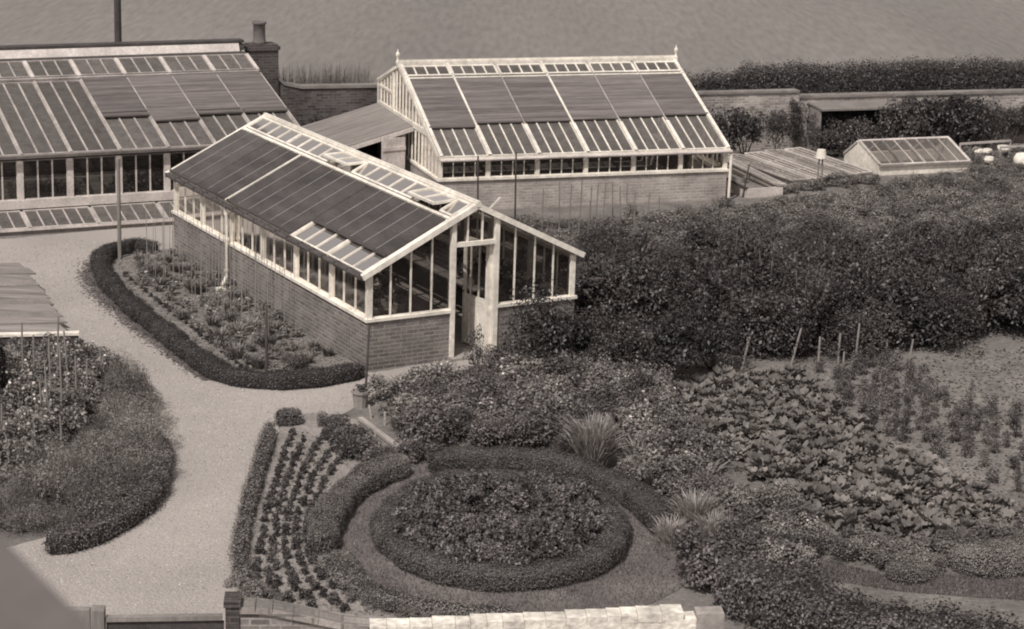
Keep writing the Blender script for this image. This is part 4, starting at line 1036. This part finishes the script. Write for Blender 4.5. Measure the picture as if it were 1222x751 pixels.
for i, (px, py, s_, z_) in enumerate(((975, 188, .7, .7), (1022, 186, .75, .85), (1070, 184, .9, 1.15), (1172, 180, .8, 1.0), (1012, 181, .5, .75))):
    wallplant(px, py, s_, ('leafy shrub below the left end of the dark open shed', 'leafy shrub against the middle of the dark open shed', 'dark shrub between the open shed and the big bush', 'dark shrub at the right end of the wall shrubs', 'small shrub touching the floor of the open shed')[i], CLIMB[i % 3], sz=z_)
for i in range(17):
    q = wm @ Vector((16.2 + i * .62 + random.uniform(-.2, .2), -.32 + random.uniform(-.1, .1), 0))
    if i in (13, 14): continue
    plant('wall_creeper', 'overgrown leafy creeper against the garden wall beneath the hedgerow', 'creeper', CLIMB[i % 3], q.x, q.y, random.uniform(.5, .7), 'creepers on the right garden wall', sz=random.uniform(.75, 1.15))
for i in range(9):
    q = wm @ Vector((9.2 + i * .6 + random.uniform(-.2, .2), .5, 0))
    plant('wall_weed', 'rough weed growing along the top of the pale wall', 'weed', FINE[i % 3], q.x, q.y, random.uniform(.6, .8), 'weeds along the pale wall top', sz=random.uniform(2.6, 3.6))
for i in range(7):
    q = wm @ Vector((1.1 + i * .55, -.25, 0)); plant('wall_creeper', 'dark creeper on the garden wall between the chimney and the far greenhouse', 'creeper', CLIMB[i % 3], q.x, q.y, random.uniform(.35, .5), 'dark creepers by the chimney', sz=random.uniform(.8, 1.15))
ls = thing('open_shed', 'low open fronted shed with thick felt roof against the garden wall', 'shed', tuple(wm @ Vector((15.7, 0, 0))), wy)
p0 = wm.inverted() @ V(963, 126, 59.3); p1 = wm.inverted() @ V(1075, 121, 60.5); x0_, x1_ = p0.x - 15.7, p1.x - 15.7; zr = p0.z
mb = MB(); mb.slab((x0_, -.95, zr), (x1_, -.95, zr), (x1_, -.01, zr + .05), (x0_, -.01, zr + .05), (0, 0, 1), .05); mb.build('roof', 'felt', ls)
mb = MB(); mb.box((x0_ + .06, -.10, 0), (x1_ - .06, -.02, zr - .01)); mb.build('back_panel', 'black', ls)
for x in (x1_ - .16,): MB().box((x, -.88, 0), (x + .08, -.8, zr - .002)).build('post', 'wood', ls)
MB().box((x0_ + .02, -.78, 0), (x0_ + .08, -.12, zr)).build('side_panel', 'wood', ls)
A_, B_, Cb = G(1048, 210), G(1157, 205), G(1004, 194)
e1 = (B_ - A_).normalized(); e2 = Vector((-e1.y, e1.x, 0)); dpth = (Cb - A_).dot(e2); LL = (B_ - A_).length
sk = (Cb - A_).dot(e1)
wf = thing('cold_frame', 'white wooden span cold frame with grey glazed lights by the big bush', 'cold frame', tuple(A_), math.atan2(e1.y, e1.x))
hb, hf = .22, .27; dr = dpth * .62
dd = ray(1033, 173); nrm_ = Vector((e1.x, e1.y, 0)); tt = (A_ - C0).dot(nrm_) / dd.dot(nrm_); rz_ = min((C0 + dd * tt).z, .95)
rz_ = max(rz_, .55)
mb = MB(); mb.prism([(0, 0, 0), (0, dpth, 0), (0, dpth, hb), (0, dr, rz_), (0, 0, hf)], (.05, 0, 0)); mb.prism([(LL - .05, 0, 0), (LL - .05, dpth, 0), (LL - .05, dpth, hb), (LL - .05, dr, rz_), (LL - .05, 0, hf)], (.05, 0, 0))
mb.box((.05, 0, 0), (LL - .05, .05, hf)); mb.box((.05, dpth - .05, 0), (LL - .05, dpth, hb)); mb.build('frame', 'white', wf)
nw = Vector((0, -(rz_ - hf), dr)).normalized()
for k in range(4):
    xa, xb = .03 + k * (LL - .06) / 4, .03 + (k + 1) * (LL - .06) / 4
    panel('frame_light', wf, (xa, -.03, hf + .02), (xb, -.03, hf + .02), (xb, dr, rz_ + .03), (xa, dr, rz_ + .03), 2, nw, .02, .08, .05, frame='oldwhite' if k % 2 else 'greywhite', glass='roofglass')
panel('frame_light', wf, (0, dpth + .03, hb + .02), (LL, dpth + .03, hb + .02), (LL, dr + .01, rz_ + .03), (0, dr + .01, rz_ + .03), 4, Vector((0, rz_ - hb, dpth - dr)), .06, .06, .05, frame='oldwhite', glass='roofglass')
MB().box((-.02, -.07, hf - .02), (LL + .02, -.035, hf + .04)).build('front_rail', 'wood', wf)
def openframe(A, B, Cc, label, lid, content):
    e1 = (B - A).normalized(); e2 = Vector((-e1.y, e1.x, 0)); D = (Cc - A).dot(e2); LL = (B - A).length
    o = thing('cold_frame', label, 'cold frame', tuple(A), math.atan2(e1.y, e1.x))
    mb = MB(); hf, hb = (.24, .42) if len(lid) == 1 else (.15, .30)
    mb.box((0, 0, 0), (LL, .05, hf)); mb.box((0, D - .05, 0), (LL, D, hb))
    for x in (0, LL - .05): mb.prism([(x, .05, 0), (x, D - .05, 0), (x, D - .05, hb), (x, .05, hf)], (.05, 0, 0))
    mb.build('frame', 'oldwhite', o)
    MB().box((.05, .05, .0), (LL - .05, D - .05, .10)).build('soil', 'drysoil', o)
    MB().bar((0, 0, hf + .02), (0, D, hb + .02), .07, .03, (0, -.2, 1)).build('side_rail', 'darkwood', o)
    for a, b in lid:
        e = random.uniform(0, .07); panel('frame_light', o, (LL * a, .0, hf + .04 + e), (LL * b, .0, hf + .04), (LL * b, D - .1, hb + .06), (LL * a, D - .1, hb + .06 + e), 3, (0, -.2, 1), .016, .05, .05, rows=3, frame='oldwhite' if a in (.28, .79) else 'greywhite', glass='frameglass')
    return o
openframe(G(891, 237), G(934, 234), G(868, 200), 'open white cold frame with its lights off beside the far greenhouse', ((.80, 1.06),), 1)
openframe(G(945, 226), G(1040, 214), G(905, 197), 'grey cold frame with dull glazed lights left of the white span frame', ((0, .23), (.28, .50), (.53, .75), (.79, 1.0)), 1)
for i in range(14):
    q = G(938 + i * 8.0 + random.uniform(-2, 2), 231 - i * .9 + random.uniform(-3, 3)); plant('frame_plant', 'small leafy plant in the row before the grey cold frame', 'plant', PALE[i % 2] if i % 3 else SEED[i % 3], q.x, q.y, random.uniform(.5, .9), 'plants before the grey cold frame')
for i in range(7):
    q = G(880 + random.uniform(-6, 30), 216 + random.uniform(-8, 8)); plant('frame_plant', 'seedling growing inside the open white cold frame', 'plant', SEED[i % 3], q.x, q.y, random.uniform(.5, .8), 'seedlings in the open frame', z=.1)
q = G(977, 226); t = thing('scarecrow_pot', 'pale pot upturned on two thin stakes before the cold frames', 'pot', (q.x, q.y, 0))
t.name = 'upturned_pot'
MB().lathe([(.15, 0), (.11, .22), (.02, .23)], (0, 0, .82), 12).build('pot', 'palepot', t)
for dx in (-.06, .07): MB().cyl((dx, 0, 0), (dx * .6, 0, .9), .02).build('stake', 'wood', t)
q = G(890, 236); post(886, 196, 236, .02, 'thin dark stake in front of the open white cold frame', 'darkwood', .12, 'stake', 'stake')
for i, (px, py, s_, lb) in enumerate(((1170, 188, .28, 'heap of pale stones beyond the white frame'), (1195, 184, .34, 'larger pale rubble heap near the right edge by the wall'), (1182, 196, .2, 'small pale stone heap before the rubble at the right'))):
    q = G(px, py); mb = MB()
    for k in range(9):
        a = random.uniform(0, 6.28); rr = random.uniform(0, s_); h = random.uniform(.08, .2)
        mb.lathe([(h * .8, 0), (h, h * .4), (h * .7, h * .9), (.02, h)], (math.cos(a) * rr, math.sin(a) * rr * .6, random.uniform(0, .1)), 6)
    tag(mb.build('stone_heap', 'palepot', None, (q.x, q.y, 0), random.uniform(0, 3)), lb, 'stones')
q = G(1219, 200); tag(MB().lathe([(.16, 0), (.24, .1), (.25, .25), (.18, .38), (.04, .42)], n=14).build('upturned_tub', 'white', None, (q.x, q.y, 0), smooth=True), 'round white upturned tub at the right edge', 'tub')
for i, (x, y) in enumerate(spots([(1050, 218), (1165, 208), (1150, 196), (1160, 186), (1240, 178), (1240, 224), (1050, 238)], .42)):
    plant('rough_weed', 'rough weed on the ground around the white frame and rubble heaps', 'weed', (LOW[i % 4], SEED[i % 3], SPIKE[i % 3])[i % 3], x, y, random.uniform(.45, .9), 'rough weeds by the white frame', sz=random.uniform(.4, .9))
for (xa, ya, xb, yb, lb) in ((1146, 180, 1206, 176, 'pale rail of timber lying above the rubble heaps'), (1194, 184, 1240, 182, 'shorter timber rail at the right edge above the tub')):
    a, b = V(xa, ya - 8, 58.5), V(xb, yb - 8, 58.9); mb = MB(); c = (a + b) / 2
    mb.bar(a - Vector((c.x, c.y, 0)), b - Vector((c.x, c.y, 0)), .08, .05, (0, 0, 1))
    for e in (a, b): mb.cyl((e.x - c.x, e.y - c.y, 0), (e.x - c.x, e.y - c.y, e.z), .03)
    tag(mb.build('timber_rail', 'stone', None, (c.x, c.y, 0)), lb, 'rail')
for i in range(16):
    q = wm @ Vector((.9 + i * .16 + random.uniform(-.1, .1), .45 + random.uniform(0, .5), 0))
    plant('grass_tuft', 'wild grass tuft rising behind the wall near the brick chimney', 'grass tuft', WEED[i % 2], q.x, q.y, random.uniform(.8, 1.2), 'grass tufts behind the wall', sz=8.4)
for i, (a, y) in enumerate(((.6, 1.5), (2.2, 1.2), (3.4, 3.2), (4.6, 2.6))):
    for dx in (0, .5, .9):
        q = g3m @ Vector((a * 1.4 + dx, y, 0)); plant('indoor_plant', 'tall leafy plant growing inside the lean-to greenhouse', 'plant', MID[i % 4], q.x, q.y, 1.1, 'plants inside the lean-to greenhouse')
for i in range(7):
    q = g2m @ Vector((.6 + i * 1.05, .9, 0)); plant('indoor_plant', 'leafy plant inside the far white greenhouse behind the front windows', 'plant', MID[i % 4], q.x, q.y, 1.0, 'plants inside the far greenhouse')

# ------------------------------------------------------------------ foreground wall, gate, near roof
HW = 1.05
wa, wb = G(286, 728, HW), G(866, 728, HW)
e1 = Vector((wb.x - wa.x, wb.y - wa.y, 0)); LW = e1.length; ang = math.atan2(e1.y, e1.x)
fw_ = thing('front_wall', 'low front wall, whitewashed brick with a swept coping down from the gate pillar', 'wall', (wa.x, wa.y, 0), ang)
wmi = (Matrix.Translation((wa.x, wa.y, 0)) @ Matrix.Rotation(ang, 4, 'Z')).inverted()
def onwall(px, py):                      # point on the wall's front plane
    d = wmi.to_3x3() @ ray(px, py); c = wmi @ C0; t = -c.y / d.y; return c + d * t
top = [onwall(*q) for q in ((286, 726), (305, 726), (325, 728), (350, 733), (380, 739), (410, 745), (440, 748))]
sw = [(q.x, q.z) for q in top]; xw = sw[-1][0]
mb = MB(); mb.prism([(sw[0][0], 0, 0), (xw, 0, 0)] + [(a, 0, b - .06) for a, b in sw[::-1]], (0, .23, 0)); mb.build('brick_face', 'wallbrick', fw_)
mb = MB()
for (a, b), (c, d) in zip(sw, sw[1:]): mb.bar((a, .115, b - .02), (c - .006, .115, d - .02), .30, .08, Vector((-(d - b), 0, c - a)))
mb.build('coping', 'roughcoping', fw_)
z0 = sw[-1][1]; z1 = onwall(865, 727).z; xe = onwall(865, 727).x; xg = onwall(832, 727).x
def zt(x): return z0 + (z1 - z0) * (x - xw) / (xe - xw)
mb = MB(); mb.prism([(xw + .004, -.01, 0), (xg, -.01, 0), (xg, -.01, zt(xg) - .11), (xw + .004, -.01, zt(xw) - .11)], (0, .25, 0)); mb.build('whitewashed_face', 'plainwash', fw_)
mb = MB(); x = xw + .01
while x < xg - .25:
    wl = random.uniform(.16, .30); dz = random.choice((-.008, -.006, -.010, -.012, -.02, -.004)) + random.uniform(-.003, .003)
    mb.box((x, -.013 + random.uniform(-.006, .006), zt(x) - .108), (x + wl - .004, .245 + random.uniform(-.01, .01), zt(x) + dz)); x += wl
mb.build('top_course', 'plainwash', fw_)
mb = MB(); mb.prism([(xg + .004, 0, 0), (xe, 0, 0), (xe, 0, zt(xe) - .06), (xg + .004, 0, zt(xg) - .055)], (0, .24, 0)); mb.build('grey_end', 'greywash', fw_)  # right end of the wall in a darker grey than the white face
pl = MB(); p = onwall(269, 719); p2 = onwall(286, 719)
pl.box((p.x, -.03, 0), (p2.x - .004, .26, p.z - .05)); pl.box((p.x - .02, -.05, p.z - .05), (p2.x + .016, .28, p.z + .02)); pl.build('pillar', 'darkbrick', fw_)
gt = thing('garden_gate', 'plain boarded wooden gate closing the gravel path at the bottom', 'gate', (wa.x, wa.y, 0), ang)
ga, gb = onwall(126, 739), onwall(267, 737); mb = MB()
n_ = 9
for i in range(n_):
    xa = ga.x + (gb.x - ga.x) * i / n_; mb.box((xa + .001, .05, .08), (xa + (gb.x - ga.x) / n_ - .001, .08 - .004 * (i % 2), ga.z - .05))
mb.build('gate_boards', 'darkwood', gt)
MB().bar((ga.x, .065, ga.z - .02), (gb.x - .02, .065, gb.z - .02), .09, .055, (0, 0, 1)).build('top_rail', 'wood', gt)
gp = onwall(108, 729); gq = onwall(125, 729)
gpo = thing('gate_post', 'square wooden gate post left of the boarded gate', 'post', (wa.x, wa.y, 0), ang)
mb = MB(); mb.box((gp.x, -.02, 0), (gq.x - .01, .17, gp.z)); mb.build('shaft', 'wood', gpo)
mb = MB(); mb.box((gp.x - 1.6, .03, 0), (gp.x - .015, .15, gp.z - .01)); tag(mb.build('boarded_fence', 'wood', None, (wa.x, wa.y, 0), ang), 'short boarded fence left of the gate post below the near roof', 'fence')
# near roof corner of the house the picture is taken from
P1, P2 = V(-60, 582, 3.4), V(160, 802, 2.9)
nr = thing('house_roof', 'blurred near roof verge cutting the bottom left corner', 'roof', (0, 0, 0))
dv = (P2 - P1); side = Vector((-.7, -.5, -.25))
mb = MB(); nn = dv.cross(side).normalized(); nn = nn if nn.z > 0 else -nn
mb.slab(P1, P2, P2 + side, P1 + side, -nn, .05); mb.build('slope', 'slate', nr)
mb = MB(); mb.bar(P1 - nn * .055, P2 - nn * .055, .03, .05, nn); mb.build('verge_board', 'slate', nr)
mb = MB(); wl0 = P1 + side * .15; wl1 = P2 + side * .15
mb.prism([wl0 - nn * .06, wl1 - nn * .06, Vector((wl1.x, wl1.y, 0)), Vector((wl0.x, wl0.y, 0))], (-.2, -.15, 0)); mb.build('gable_wall', 'darkbrick', nr)
